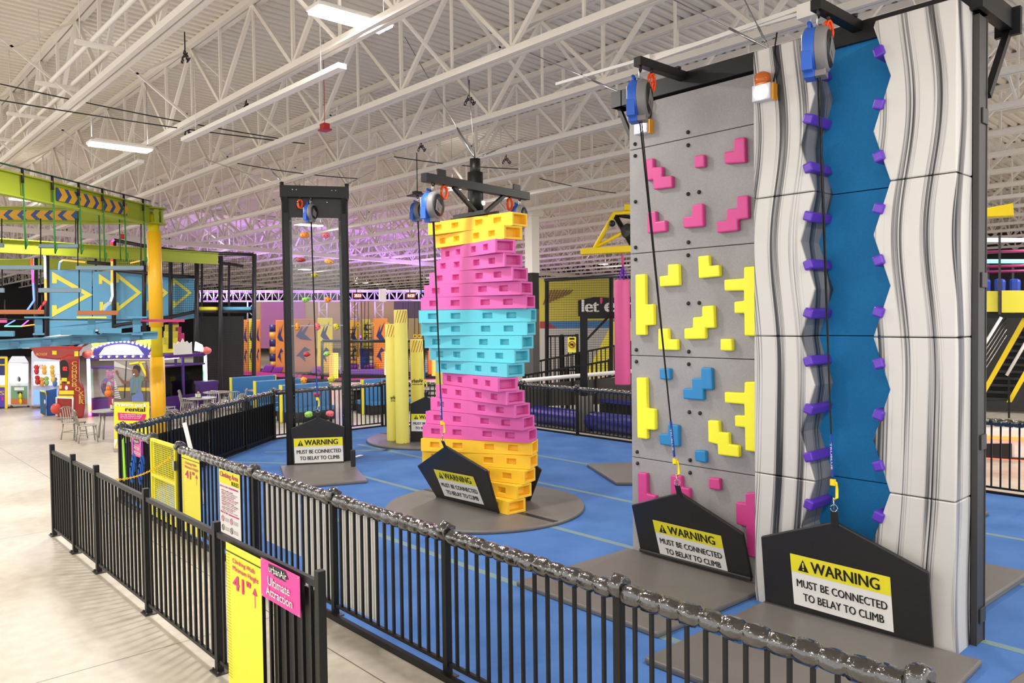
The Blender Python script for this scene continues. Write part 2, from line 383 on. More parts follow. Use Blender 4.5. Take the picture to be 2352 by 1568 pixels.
for args, lab in (((-15.3, 8.12, 2.5, 8.12), 'seam tape line running under the block tower mat along the blue carpet'), ((-17.0, 10.15, 2.5, 10.15), 'seam tape line on the blue carpet passing behind the block tower'),
        ((-17.5, 12.15, 2.5, 12.15), 'farthest long seam tape line on the blue carpet'), ((-12.5, 6.05, 2.5, 6.05), 'seam tape line on the blue carpet just inside the padded fence'),
        ((-17.6, 8.0, -15.6, 10.3), 'short slanting seam tape between the tall tower and the yellow poles'), ((-16.9, 6.9, -15.2, 8.2), 'short slanting seam tape left of the tall framed tower')):
    tag(tape(*args), lab, 'tape')
p = onz(822, 1047, .024); mb = MB(); mb.box(p, (.1, .3, .006), R(25)); tag(mb.build('floor_label', WHTS), 'small white label stuck on the blue carpet beside the tall framed tower', 'label')

# ================================================================ CLIMBING WALL
GREYP = rough_cloth('grey_panel', (140, 137, 137), (162, 159, 159), 90, .85, 1.0, .15)
BLUEP = rough_cloth('blue_panel', (24, 108, 164), (36, 124, 182), 90, .7, 1.0, .1)
HP = mat('hold_pink', (206, 66, 138), .45); HY = mat('hold_yellow', (250, 242, 50), .5); HB = mat('hold_blue', (36, 128, 186), .5)
HPUR = mat('hold_purple', (92, 50, 178), .3, vary=.15, vscale=20)
def marble_material(name='marbled_vinyl', c0=(202, 198, 193), c1=(166, 163, 162), c2=(40, 40, 44), sh=.012):
    m = bpy.data.materials.new(name); m.use_nodes = True; nt = m.node_tree; b = nt.nodes['Principled BSDF']; N = nt.nodes.new; L = nt.links.new
    tc = N('ShaderNodeTexCoord'); sp = N('ShaderNodeSeparateXYZ'); L(tc.outputs['Object'], sp.inputs[0])
    def mth(op, a, b_=None, c=None):
        n = N('ShaderNodeMath'); n.operation = op
        for i, v in enumerate((a, b_, c)):
            if v is None: continue
            if isinstance(v, (int, float)): n.inputs[i].default_value = v
            else: L(v, n.inputs[i])
        return n.outputs[0]
    x, y, z = sp.outputs
    u = mth('MULTIPLY_ADD', y, .8, x)
    u = mth('ADD', u, mth('MULTIPLY', mth('SINE', mth('MULTIPLY', z, 2*pi/2.93)), .045))
    u = mth('ADD', u, mth('MULTIPLY', mth('SINE', mth('MULTIPLY_ADD', z, 2*pi/1.9, 1.0)), .018))
    cb = N('ShaderNodeCombineXYZ'); L(mth('MULTIPLY', u, 62.), cb.inputs[0]); L(mth('MULTIPLY', z, .16), cb.inputs[2])
    n1 = N('ShaderNodeTexNoise'); n1.inputs['Scale'].default_value = 1.; n1.inputs['Detail'].default_value = 6; n1.inputs['Roughness'].default_value = .65; L(cb.outputs[0], n1.inputs['Vector'])
    cb2 = N('ShaderNodeCombineXYZ'); L(mth('MULTIPLY', u, 4.5), cb2.inputs[0]); L(mth('MULTIPLY', z, .3), cb2.inputs[2])
    n2 = N('ShaderNodeTexNoise'); n2.inputs['Scale'].default_value = 1.; n2.inputs['Detail'].default_value = 2; L(cb2.outputs[0], n2.inputs['Vector'])
    band = mth('SINE', mth('MULTIPLY', mth('ADD', u, 4.07), 2*pi/.254))
    band = mth('MULTIPLY_ADD', band, .15, mth('MULTIPLY', n2.outputs['Fac'], .62))       # a slow mask that gathers the streaks in bands
    s = mth('ADD', mth('MULTIPLY', n1.outputs['Fac'], .9), band)
    cr = N('ShaderNodeValToRGB'); e = cr.color_ramp.elements
    e[0].position = .80-sh; e[0].color = lin(c0)+(1,); e[1].position = .97-sh; e[1].color = lin(c2)+(1,)
    k = cr.color_ramp.elements.new(.865-sh); k.color = lin(c1)+(1,)
    L(s, cr.inputs[0]); L(cr.outputs[0], b.inputs['Base Color'])
    b.inputs['Roughness'].default_value = .3
    nb = N('ShaderNodeTexNoise'); nb.inputs['Scale'].default_value = 4.; nb.inputs['Detail'].default_value = 3; L(tc.outputs['Object'], nb.inputs['Vector'])
    bp = N('ShaderNodeBump'); bp.inputs['Strength'].default_value = .18; bp.inputs['Distance'].default_value = .02; L(nb.outputs['Fac'], bp.inputs['Height']); L(bp.outputs[0], b.inputs['Normal'])
    return m
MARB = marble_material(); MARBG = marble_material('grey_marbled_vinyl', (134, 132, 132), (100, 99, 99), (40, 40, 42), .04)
YW, YC = 7.95, 7.56          # faces of the wall panels and of the marbled columns
cw = thing('climbing_wall', 'tall climbing wall with grey and blue panels, padded shapes and black marbled white columns', 'climbing wall', (0, 0, 0))
seam = [.0, 1.283, 2.603, 3.912, 5.24, 5.80]
for i in range(5):
    mb = MB(); mb.box(((-6.49-4.45)/2, YW+.04, (seam[i]+seam[i+1])/2), (2.04, .08, seam[i+1]-seam[i]-.008)); mb.build('wall_panel', GREYP, cw, bevel=.006, label='grey carpeted panel')
cs = [.0, 1.41, 2.88, 4.34, 5.86]
for i in range(4):
    mb = MB(); mb.box((-3.5, YW+.03, (cs[i]+cs[i+1])/2), (1.3, .06, cs[i+1]-cs[i]-.008)); mb.build('wall_panel', BLUEP, cw, bevel=.004, label='blue carpeted panel')
def zz(z, a, b):                 # zigzag edge of a column
    t = (z-.922)/.4878; n = math.floor(t); f = t-n
    q = lambda k: a if k % 2 == 0 else b
    return q(n)*(1-f)+q(n+1)*f
for side, (xe, a, b, top) in enumerate(((-4.487, -3.962, -3.808, 5.90), (-2.5, -3.228, -3.07, 5.86))):
    for i in range(4):
        z0, z1 = cs[i]+.004, (cs[i+1] if i < 3 else top)-.004
        zs = [z0]+[.922+.4878*k for k in range(-2, 12) if z0+.03 < .922+.4878*k < z1-.03]+[z1]
        poly = [(zz(z, a, b), YC, z) for z in zs]+[(xe, YC, z1), (xe, YC, z0)]
        mb = MB(); mb.prism(poly, (0, YW-YC, 0)); mb.build('column_pad', MARB, cw, bevel=.012, label='marbled white padded column section')
    if side == 0:
        for i in range(4):
            z0, z1 = cs[i]+.006, (cs[i+1] if i < 3 else 5.78)-.006; zs = [z0]+[.922+.4878*k for k in range(-2, 12) if z0+.03 < .922+.4878*k < z1-.03]+[z1]
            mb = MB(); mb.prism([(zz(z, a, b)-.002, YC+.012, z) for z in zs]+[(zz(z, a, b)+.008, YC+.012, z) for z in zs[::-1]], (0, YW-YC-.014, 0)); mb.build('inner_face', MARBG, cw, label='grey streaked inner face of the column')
    for k in range(-1, 11):
        z = .922+.4878*(k+.5); x = zz(z, a, b); s = 1 if side == 0 else -1
        if z > 5.75 or z < .3: continue
        ang = math.atan2((b-a)*(1 if k % 2 == 0 else -1), .4878)
        mb = MB(); mb.bar((x+s*.02, YC-.035, z), (x+s*.02, YW, z), .1, .1, up=(sin(ang), 0, cos(ang)))
        mb.build('climbing_hold', HPUR, cw, bevel=.018, label='purple wedge hold')
# steel behind and over the wall
mb = MB(); mb.box((-4.5, 8.06, 2.9), (4.0, .06, 5.8)); mb.build('backing_frame', BLK, cw)
mb = MB(); mb.box((-2.475, 8.06, 2.9), (.05, .22, 5.8)); mb.bar((-2.446, 7.95, 0), (-2.446, 7.95, 5.8), .006, .006); mb.bar((-2.446, 8.16, 0), (-2.446, 8.16, 5.8), .012, .012)
for z in (.28, 1.9, 3.4, 4.9):
    mb.box((-2.44, 8.09, z), (.015, .14, .14))
mb.build('end_post', DKST, cw, bevel=.004, label='dark steel end post')
mb = MB(); mb.box((-6.45, 8.06, 2.9), (.05, .18, 5.8)); mb.build('end_post', DKST, cw)
mb = MB(); mb.box((-4.58, 8.02, 5.92), (4.3, .24, .2)); mb.box((-4.5, 7.9, 5.84), (.05, .5, .1)); mb.build('top_beam', BLK, cw, bevel=.004)
for i in (0, 1):
    X = (-5.62, -3.53)[i]; mb = MB(); mb.box((X, 7.58, 5.97), (.1, 1.1, .1)); mb.box((X, 7.75, 6.03), (.12, .06, .03)); mb.build('boom_arm', BLK, cw, bevel=.004)
mb = MB(); mb.box((-2.44, 8.3, 5.92), (.1, .9, .2)); mb.box((-2.44, 8.74, 5.9), (.22, .06, .26)); mb.bar((-2.44, 8.72, 5.8), (-2.45, 8.18, 5.1), .06, .06); mb.build('corner_bracket', BLK, cw)
mb = MB(); mb.box((-6.66, 8.02, 5.92), (.16, .26, .2)); mb.bar((-6.7, 8.0, 5.84), (-6.47, 8.0, 5.36), .05, .05); mb.build('corner_bracket', BLK, cw)
# bolts
def c1(u, v): return (1430+u/2.958, 230+v/2.958)
def c2(u, v): return (1430+u/2.958, 740+v/2.958)
for fn, L_ in ((c1, ((81, 62), (83, 298), (84, 378), (86, 690), (87, 1000), (87, 1082), (443, 217), (444, 306), (444, 637), (518, 624), (446, 965), (444, 1053), (445, 1380), (519, 1377))),
               (c2, ((92, 187), (92, 267), (97, 880), (100, 958), (448, 199), (448, 284), (452, 610), (524, 617), (457, 936), (457, 1022)))):
    for u, v in L_:
        p = ony(*fn(u, v), YW-.01); mb = MB(); mb.lathe([(.024, 0), (.024, -.012), (.014, -.026), (.0, -.03)], (p.x, YW, p.z), 'Y', 12); mb.build('bolt_head', BLKM, cw)
# padded block shapes
def hold(fn, pts, m, lab):
    d = .07; f = [ony(*(fn(*q) if fn else q), YW-d) for q in pts]; f = [V((p.x, YW-d, p.z)) for p in f]
    mb = MB(); mb.prism(f, (0, d, 0)); mb.build('climbing_hold', m, cw, bevel=.016, label=lab)
pk, ye, bl = 'pink padded block shape', 'yellow padded block shape', 'blue padded block shape'
hold(c1, [(147, 403), (205, 393), (207, 455), (267, 450), (267, 518), (333, 512), (335, 592), (207, 607), (205, 540), (150, 547)], HP, pk)
hold(c1, [(484, 378), (552, 367), (555, 452), (486, 461)], HP, pk)
hold(c1, [(754, 261), (828, 248), (832, 422), (690, 432), (687, 352), (752, 342)], HP, pk)
hold(c1, [(165, 762), (223, 752), (226, 825), (290, 815), (293, 890), (168, 905)], HP, pk)
hold(c1, [(470, 710), (542, 702), (546, 857), (411, 868), (409, 793), (470, 787)], HP, pk)
hold(c1, [(774, 653), (850, 645), (853, 802), (780, 812), (782, 885), (640, 902), (637, 822), (703, 817), (705, 740), (773, 733)], HP, pk)
hold(None, [(1458.5, 630.5), (1480.7, 629), (1481.4, 699), (1500, 698), (1500.7, 746.6), (1481.5, 747.5), (1482, 769.5), (1459.7, 769.7)], HY, ye)
hold(c1, [(305, 1115), (378, 1112), (382, 1258), (250, 1266), (248, 1195), (305, 1190)], HY, ye)
hold(c1, [(510, 1060), (584, 1052), (586, 1125), (654, 1118), (657, 1196), (515, 1210)], HY, ye)
hold(None, [(1707.8, 613), (1737, 610.5), (1737, 771.5), (1709.2, 771), (1708.6, 719), (1686, 719.5), (1685.2, 693), (1707.8, 690.5), (1707.8, 667), (1663.2, 667.8), (1662.2, 642), (1707.8, 639)], HY, ye)
hold(None, [(1611.5, 703), (1638, 701), (1640.2, 753), (1618.7, 753.5), (1619.3, 778.2), (1571.3, 779), (1570.6, 754.2), (1590.5, 752.5), (1590.5, 728.6), (1611.5, 727)], HY, ye)
hold(c2, [(240, 42), (306, 42), (308, 115), (368, 115), (370, 190), (240, 187)], HY, ye)
hold(c2, [(662, 112), (740, 112), (743, 195), (662, 192)], HY, ye)
hold(c2, [(249, 313), (318, 313), (320, 390), (250, 387)], HB, bl)
hold(c2, [(92, 375), (158, 377), (163, 583), (217, 590), (219, 733), (163, 730), (164, 795), (98, 787)], HY, ye)
hold(c2, [(531, 307), (602, 310), (607, 460), (545, 456), (547, 530), (410, 520), (408, 450), (470, 448), (469, 380), (531, 378)], HB, bl)
hold(c2, [(826, 405), (905, 403), (905, 882), (831, 872), (828, 715), (762, 708), (759, 632), (826, 635), (824, 557), (692, 547), (690, 473), (824, 480)], HY, ye)
hold(c2, [(577, 665), (652, 670), (655, 745), (720, 752), (722, 828), (788, 838), (790, 918), (646, 900), (642, 830), (580, 815)], HY, ye)
hold(c2, [(305, 692), (375, 700), (378, 845), (250, 830), (247, 760), (305, 757)], HB, bl)
hold(c2, [(487, 870), (560, 873), (565, 955), (490, 943)], HB, bl)
hold(c2, [(100, 1020), (160, 1025), (165, 1165), (222, 1178), (225, 1255), (104, 1240)], HP, pk)
hold(c2, [(322, 1037), (395, 1043), (400, 1120), (450, 1128), (453, 1205), (326, 1190)], HP, pk)
hold(c2, [(582, 1055), (655, 1062), (660, 1143), (585, 1132)], HP, pk)
hold(c2, [(832, 1160), (905, 1155), (905, 1600), (845, 1590), (835, 1390), (770, 1370), (766, 1222), (832, 1230)], HP, pk)

# ================================================================ BELAY GATES, MATS, AUTO BELAYS
def gate(label, b0, b1, tilt, pts, sign, tri=True):
    """folded vinyl panel standing on its lower edge and pulled up at the tip by the belay webbing; pts are right shoulder, tip, left shoulder"""
    b0, b1 = V(b0), V(b1); z = min(b0.z, b1.z); d = (b1-b0).normalized(); nr = V((d.y, -d.x, 0)); t = R(tilt)
    up = V((0, 0, cos(t)))+nr*sin(t); n = d.cross(up).normalized()
    if n.dot(CAM-b0) < 0: n = -n
    q = [onpl(x, y, b0, n) for x, y in pts]
    g = thing('belay_gate', label, 'belay gate', (b0+b1)/2, 0)
    poly = [b0, b1]+q; mb = MB(); mb.prism(poly, -n*.04); mb.build('panel', VINYL, g, bevel=.012)
    mb = MB(); mb.bar(b0, b1, .05, .05); mb.build('hinge_roll', VINYL, g, bevel=.015)
    tip = q[1]; mb = MB(); mb.bar(tip-up*.05, tip+up*.1, .012, .07, up=d); mb.build('pull_loop', BLKM, g)
    if sign:
        s = [onpl(x, y, b0+n*.004, n) for x, y in sign]     # tl, tr, br, bl
        o = (s[3]+(s[3]*0)); B = Board(s[3], s[2]-s[3], (s[0]-s[3]+s[1]-s[2])/2, n)
        a = B.rect(0, 0, 1, 1, WHTS, g, 'warning_sign', 0); a['label'] = 'yellow and white warning sign'
        B.rect(0, .66, 1, 1, YSIGN, a, 'sign_header', 1)
        B.poly([(.075, .70), (.19, .70), (.135, .93)], INK, a, 'warning_symbol', 2)
        B.rect(.127, .775, .143, .87, YSIGN, a, 'warning_symbol', 3); B.rect(.127, .725, .143, .755, YSIGN, a, 'warning_symbol', 3)
        B.text('WARNING', .215, .715, .90, .93, INK, a)
        B.text('MUST BE CONNECTED', .05, .38, .96, .53, INK, a); B.text('TO BELAY TO CLIMB', .11, .12, .92, .27, INK, a)
    return tip+up*.1
tip1 = gate('black belay gate with warning sign leaning before the grey climbing wall', ony(1470, 1262, 7.86), ony(1727, 1330, 7.86), 20, [(1706, 1227), (1560, 1132), (1450, 1160)], [(1499, 1193), (1656, 1230), (1673, 1318), (1517, 1275)])
tip2 = gate('big black belay gate with warning sign before the blue panel, nearest the camera', onz(1757, 1384, .07), onz(2143, 1490, .07), 7, [(2132, 1315), (1917, 1198), (1747, 1232)], [(1815, 1271), (2044, 1324), (2053, 1452), (1824, 1386)])
tip3 = gate('black belay gate with warning sign leaning against the block tower', onz(1003, 1143, .07), onz(1145, 1180, .07), 26, [(1117, 1082), (1022, 1025), (958, 1070)], [(996, 1079), (1087, 1092), (1112, 1159), (1021, 1138)])
tip4 = gate('upright black belay gate with warning sign between the posts of the framed tower', onz(674, 1069, .07), onz(790, 1063, .07), 3, [(791, 980), (730, 958), (668, 984)], [(674, 1007), (787, 1003), (789, 1059), (677, 1064)])
tip5 = gate('black belay gate beside the yellow poles, half hidden by the block tower', onz(942, 1015, .07), onz(1062, 1015, .07), 4, [(1062, 940), (978, 910), (942, 927)], [(944, 950), (1030, 951), (1030, 991), (945, 990)])
a, b = onz(1165, 1184, .07)+V((.25, .55, 0)), onz(1245, 1070, .1)
mb = MB(); p0 = V((-9.3, 8.62, .07)); p1 = V((-10.4, 9.3, .07))
tg = thing('belay_gate', 'black belay gate seen edge on behind the yellow foot of the block tower', 'belay gate', p0)
mb = MB(); mb.prism([ony(x, y, 8.85) for x, y in ((1242, 1078), (1208, 1170), (1150, 1158), (1150, 1060), (1195, 1045))], (.0, .04, 0)); mb.build('panel', VINYL, tg, bevel=.01)
def box_mat(label, poly, h=.06, cat='mat', piping=True):
    mb = MB(); mb.prism([(x, y, .02) for x, y in poly], (0, 0, h)); c = V((sum(p[0] for p in poly)/len(poly), sum(p[1] for p in poly)/len(poly), 0))
    o = mb.build('landing_mat', MATV, None, bevel=.018); origin_to(o, c); return tag(o, label, cat)
box_mat('grey vinyl landing mat under the gate at the grey climbing wall', [(-6.62, 6.0), (-4.58, 5.97), (-4.53, 7.55), (-4.53, 7.9), (-6.55, 7.94)])
box_mat('grey vinyl landing mat under the gate at the blue panel, nearest the fence', [(-4.33, 5.45), (-2.2, 5.5), (-2.27, 7.53), (-4.33, 7.53)])
box_mat('dark grey mat at the right edge, nearest corner of the carpet', [(-2.16, 5.2), (.5, 5.2), (.5, 7.75), (-1.95, 7.75)])
box_mat('grey mat behind the right end of the climbing wall', [(-4.3, 8.55), (-2.72, 8.6), (-2.66, 10.45), (-4.3, 10.4)], .08)
box_mat('small grey mat behind the climbing wall, at the far right by the padded fence', [(-5.6, 12.2), (-3.9, 12.25), (-3.93, 13.3), (-5.6, 13.2)])
box_mat('grey mat behind the left end of the grey climbing wall', [(-10.95, 11.95), (-9.3, 10.95), (-7.6, 12.6), (-9.2, 14.2)])
a = onz(657, 1077); b = onz(806, 1066); d = (b-a).normalized(); q = V((d.y, -d.x, 0))
box_mat('grey landing mat at the foot of the framed tower', [tuple(p.xy) for p in (a-d*.12, a-d*.12+q*2.2, b+q*2.2, b)])
def round_mat(label, x, y, r, seam_dir):
    mb = MB(); mb.lathe([(r-.012, .02), (r, .032), (r, .06), (r-.015, .075)], (x, y, 0), 'Z', 72)
    o = mb.build('landing_mat', MATV); origin_to(o, (x, y, 0)); tag(o, label, 'mat')
    mb = MB(); d = V((cos(seam_dir), sin(seam_dir), 0)); mb.bar(V((x, y, .0765))-d*(r-.02), V((x, y, .0765))+d*(r-.02), .1, .006); c = mb.build('seam_flap', VINYL, o); return o
round_mat('big round grey mat under the block tower', -9.75, 8.18, 1.62, R(1))
round_mat('round grey mat under the yellow poles', -16.25, 12.0, 1.75, R(20))

GREYB = mat('belay_grey', (122, 118, 118), .5); BLUB = mat('belay_blue', (40, 92, 190), .45); BLUW = mat('webbing_blue', (30, 70, 160), .6); WEB = mat('webbing_black', (26, 25, 25), .8)
def auto_belay(label, hook, end, ang, size=1., sling=((0, .22), .1), long_=True):
    """drum shaped descent device hung from a ring; its webbing runs down to `end`"""
    hook = V(hook); t = thing('auto_belay', label, 'auto belay', hook, ang); q = .95*size; c = -.30*q
    mb = MB(); mb.lathe([(.155*q, -.105*q), (.19*q, -.09*q), (.195*q, .0*q)], (0, 0, c), 'X', 26)
    mb.box((-.06*q, 0, c-.2*q), (.09*q, .16*q, .07*q)); mb.box((-.06*q, -.155*q, c-.12*q), (.085*q, .07*q, .16*q)); mb.build('blue_housing', BLUB, t, True, .006, 'blue half of the housing')
    mb = MB(); mb.lathe([(.198*q, .0*q), (.198*q, .05*q), (.185*q, .085*q), (.165*q, .095*q)], (0, 0, c), 'X', 26); mb.box((.03*q, 0, c-.2*q), (.09*q, .15*q, .06*q)); mb.build('grey_housing', GREYB, t, True, .006, 'grey half of the housing')
    mb = MB(); mb.lathe([(.16*q, .09*q), (.155*q, .105*q), (.10*q, .125*q), (0, .13*q)], (0, 0, c), 'X', 26); mb.build('face_cover', BLKM, t, True)
    mb = MB(); mb.prism([(.128*q, -.11*q, c+.07*q), (.132*q, .03*q, c-.02*q), (.12*q, .0, c-.13*q), (.112*q, -.12*q, c-.08*q)], (.006, 0, 0)); mb.build('face_plate', GREYB, t, True)
    mb = MB(); mb.tube([(-.06*q, -.05*q, c+.17*q), (-.06*q, -.04*q, c+.23*q), (-.06*q, .04*q, c+.23*q), (-.06*q, .05*q, c+.17*q)], .02*q, 8); mb.build('carry_handle', BLUB, t, True)
    mb = MB(); mb.box((-.1*q, -.145*q, c+.035*q), (.006, .055*q, .13*q)); mb.build('rating_label', WHTS, t, True)
    mb = MB(); mb.tube([(0, .025*cos(k*pi/6), -.02+.07*sin(k*pi/6)*1.1-.02) for k in range(12)], .007, 6, True); mb.build('carabiner', STEEL, t, True)
    mb = MB(); mb.tube([(.01, .04*cos(k*pi/5), .02+.04*sin(k*pi/5)) for k in range(10)], .012, 6, True); mb.build('eye_bolt', BLKM, t, True)
    if sling:
        so = Mx.Rotation(-ang, 3, 'Z') @ V((sling[0][0], sling[0][1], 0))
        for s in (-.012, .012):
            mb = MB(); mb.tube([(so.x+s+.02*cos(k*pi/6), so.y+.055*cos(k*pi/6), -.1+sling[1]*sin(k*pi/6)) for k in range(12)], .013, 6, True); mb.build('safety_sling', ORNG, t, True)
        mb = MB(); mb.tube([so, so+V((0, 0, .08))], .018, 6); mb.build('sling_ring', BLKM, t, True); mb = MB(); mb.tube([so+V((0, 0, -.2)), (0, .05, c+.1)], .006, 5); mb.build('tether', STEEL, t, True)
    if end is not None:
        e = V(end); s0 = hook+V((0, 0, c-.22*q)); w = e+(s0-e).normalized()*.34; k = w+(s0-w).normalized()*.42
        mb = MB(); mb.bar(s0, k, .022, .006); mb.bar(s0+V((.025, 0, 0)), k, .018, .004); mb.build('webbing', WEB, t)
        mb = MB(); mb.bar(k, w, .03, .012); o = mb.build('webbing_sleeve', BLUW, t, label='blue end sleeve of the webbing')
        if long_:
            rt = V((w-k)).normalized(); B = Board(k.lerp(w, .2)+V((-.007, -.009, 0)), rt*.26, V((.016, .002, 0)), V((0, -1, 0))); B.text('TRUBLUE', 0, 0, 1, .9, WHTS, o)
        dn = (e-w).normalized(); sd = dn.cross(V((cos(YAW), -sin(YAW), 0)).cross(dn)).normalized()
        sd = RT
        mb = MB(); mb.tube([w+dn*.02, w+dn*.09], .014, 6); mb.tube([w+dn*.2, e], .006, 6); mb.tube([e-dn*.035+sd*.035*cos(j*pi/5)+dn*.035*sin(j*pi/5) for j in range(10)], .0045, 5, True); mb.build('snap_link', STEEL, t)
        mb = MB(); mb.tube([w+dn*.03-sd*.005, w+dn*.06+sd*.03, w+dn*.12+sd*.036, w+dn*.2+sd*.032, w+dn*.225+sd*.005], .015, 8); mb.box(w+dn*.05, (.045, .03, .06)); mb.build('belay_handle', YPLA, t, label='yellow plastic handle')
    return t
A90 = R(-35)
auto_belay('blue and grey auto belay hung from the boom before the grey climbing wall', (-5.62, 7.07, 5.88), tip1, R(28), 1.15)
auto_belay('blue and grey auto belay hung before the marbled column, largest and nearest', (-3.53, 7.07, 5.88), tip2, R(18), 1.15)
auto_belay('blue and grey auto belay on the near end of the block tower cross arm', (-9.62, 7.12, 5.14), tip3, R(25), 1.12)
auto_belay('auto belay on the far end of the cross arm, showing above the top yellow block', (-9.92, 9.18, 5.14), None, R(25), 1.0, ((0, -.22), .1))

# warning strobes
def strobe(label, loc, face, on):
    t = thing('strobe_light', label, 'warning light', loc); x, y, z = loc
    mb = MB(); mb.box((0, -.05, 0), (.21, .1, .17)); mb.build('housing', mat('light_housing', (205, 205, 210), .4), t, True, .01)
    mb = MB(); mb.lathe([(.068, -.1), (.068, -.112), (.04, -.125), (0, -.13)], (0, 0, 0), 'Y', 20); mb.build('lit_lens', on, t, True)
    mb = MB(); mb.box((.12, -.03, -.01), (.025, .1, .17)); mb.build('side_lens', mat('amber_lens', (220, 150, 30), .3), t, True)
    mb = MB(); mb.lathe([(.075, .085), (.085, .13), (.075, .19), (.03, .215), (0, .22)], (0, -.06, 0), 'Z', 18); mb.build('amber_dome', mat('amber_dome', (190, 95, 30), .2), t, True)
    mb = MB(); mb.tube([(.1, -.02, .1), (.14, -.03, .25), (.1, -.01, .4), (.13, 0, .6)], .008, 6); mb.build('cable', BLKM, t, True)
SL1 = mat('strobe_violet', (205, 185, 255), .3, emit=9.); SL2 = mat('strobe_white', (225, 228, 255), .3, emit=11.)
p = ony(1475, 292, YW-.06); strobe('lit strobe warning light on the grey panel, below the auto belay', (p.x, YW, p.z), None, SL1)
p = ony(1752, 213, YC-.06); strobe('lit strobe warning light with amber dome on the marbled column', (p.x, YC, p.z), None, SL2)

# ================================================================ BLOCK TOWER
bt = thing('block_tower', 'twisted climbing tower of stacked yellow, pink and turquoise blocks under a black post', 'climbing tower', (-9.89, 8.183, 0))
CB = {'y': mat('block_yellow', (253, 200, 48), .55), 'p': mat('block_pink', (222, 94, 168), .55), 'c': mat('block_turquoise', (92, 194, 210), .55)}
BW, BD, BH = 1.909, .36, .212
def pocket_wall(mb, o, u, v, n, w, h, rects, dep):
    us = sorted({0, w, *[a for r in rects for a in (r[0], r[2])]}); vs = sorted({0, h, *[a for r in rects for a in (r[1], r[3])]}); P = lambda a, b, k=0: o+u*a+v*b-n*k
    for i in range(len(us)-1):
        for j in range(len(vs)-1):
            a0, a1, b0, b1 = us[i], us[i+1], vs[j], vs[j+1]; ma, mb_ = (a0+a1)/2, (b0+b1)/2
            ins = any(r[0] < ma < r[2] and r[1] < mb_ < r[3] for r in rects)
            if not ins: mb.quad(P(a0, b0), P(a1, b0), P(a1, b1), P(a0, b1)); continue
            s = .006; mb.quad(P(a0+s, b0+s, dep), P(a1-s, b0+s, dep), P(a1-s, b1-s, dep), P(a0+s, b1-s, dep))
            c = [(a0, b0), (a1, b0), (a1, b1), (a0, b1)]; e = [(a0+s, b0+s), (a1-s, b0+s), (a1-s, b1-s), (a0+s, b1-s)]
            for k in range(4): mb.quad(P(*c[k]), P(*c[(k+1) % 4]), P(*e[(k+1) % 4], dep), P(*e[k], dep))
def block_mesh(name, m):
    mb = MB(); h = BH-.006; x, y = BW/2, BD/2
    fr = [(.12+c-.0, .07, .12+c+.155, .155) for c in (.045, .44, 1.03, 1.455)]
    fr = [(BW*a, .058, BW*b, .15) for a, b in ((.085, .17), (.295, .38), (.58, .665), (.79, .875))]
    X, Y, Z = V((1, 0, 0)), V((0, 1, 0)), V((0, 0, 1))
    pocket_wall(mb, V((-x, -y, 0)), X, Z, -Y, BW, h, fr, .075); pocket_wall(mb, V((x, y, 0)), -X, Z, Y, BW, h, fr, .075)
    er = [(.04, .035, BD-.04, h-.03)]
    pocket_wall(mb, V((x, -y, 0)), Y, Z, X, BD, h, er, .12); pocket_wall(mb, V((-x, y, 0)), -Y, Z, -X, BD, h, er, .12)
    mb.quad((-x, -y, 0), (-x, y, 0), (x, y, 0), (x, -y, 0)); mb.quad((-x, -y, h), (x, -y, h), (x, y, h), (-x, y, h))
    o = mb.build('block', m, bt, True)
    bm = bmesh.new(); bm.from_mesh(o.data); bmesh.ops.remove_doubles(bm, verts=bm.verts, dist=1e-5); bmesh.ops.recalc_face_normals(bm, faces=bm.faces); bm.to_mesh(o.data); bm.free()
    b = o.modifiers.new('bevel', 'BEVEL'); b.width = .008; b.segments = 2; b.limit_method = 'ANGLE'; b.angle_limit = R(50)
    return o
yaw = [6.2, -2.7, -11.6, -2.8, 5.5, 15.5, 23.8, 31.7, 24.3, 16.1, 6.7, -1.8, -11, -2, 6.7, 16.2, 24.6, 31.3, 26.9, 17.2, 7.6, -2.7]
first = {}
for i, (a, k) in enumerate(zip(yaw, 'yypppppcccccpppppyyyyy')):
    if k not in first: o = first[k] = block_mesh('block', CB[k])
    else: o = first[k].copy(); col.objects.link(o); o.parent = bt
    o['label'] = {'y': 'yellow', 'p': 'pink', 'c': 'turquoise'}[k]+' plastic block with square pockets'
    o.location = (0, 0, .078+(21-i)*BH); o.rotation_euler = (0, 0, R(a))
zt = .078+22*BH
mb = MB(); mb.lathe([(.125, zt), (.125, 5.48)], (-9.89, 8.183, 0), 'Z', 20); mb.lathe([(.085, 5.4), (.085, 5.70)], (-9.89, 8.183, 0), 'Z', 20); mb.tube([(-9.89, 8.183, 0.1), (-9.89, 8.183, zt)], .04, 8); mb.build('centre_post', BLK, bt)
a = V((-9.58, 6.93, 5.22)); b = V((-9.97, 9.42, 5.22)); c = (a+b)/2; d = (b-a).normalized()
mb = MB(); mb.bar(a, b, .12, .13)
for p in (a+d*.38, b-d*.3): mb.bar(p-d*.09+V((0, 0, .1)), p+d*.09+V((0, 0, .1)), .03, .14)
for s in (-1, 1): mb.bar(c+d*s*.62+V((0, 0, -.06)), c+d*s*.08+V((0, 0, -.42)), .06, .06)
mb.build('cross_arm', BLK, bt, bevel=.004)
mb = MB(); dd = V((cos(R(-2)), sin(R(-2)), 0)); cc = V((-9.89, 8.183, zt+.02))
for s in (-1, 1): mb.bar(cc-dd*.42+V((0, s*.13, .03)), cc+dd*.42+V((0, s*.13, .03)), .05, .06)
mb.box(cc, (.95, .34, .02), R(-2)); mb.build('mount_plate', BLKM, bt)
mb = MB()
for s in (-.17, .17): mb.ball((-9.89+.11, 8.183+s-.1, 4.98), .035, 10)
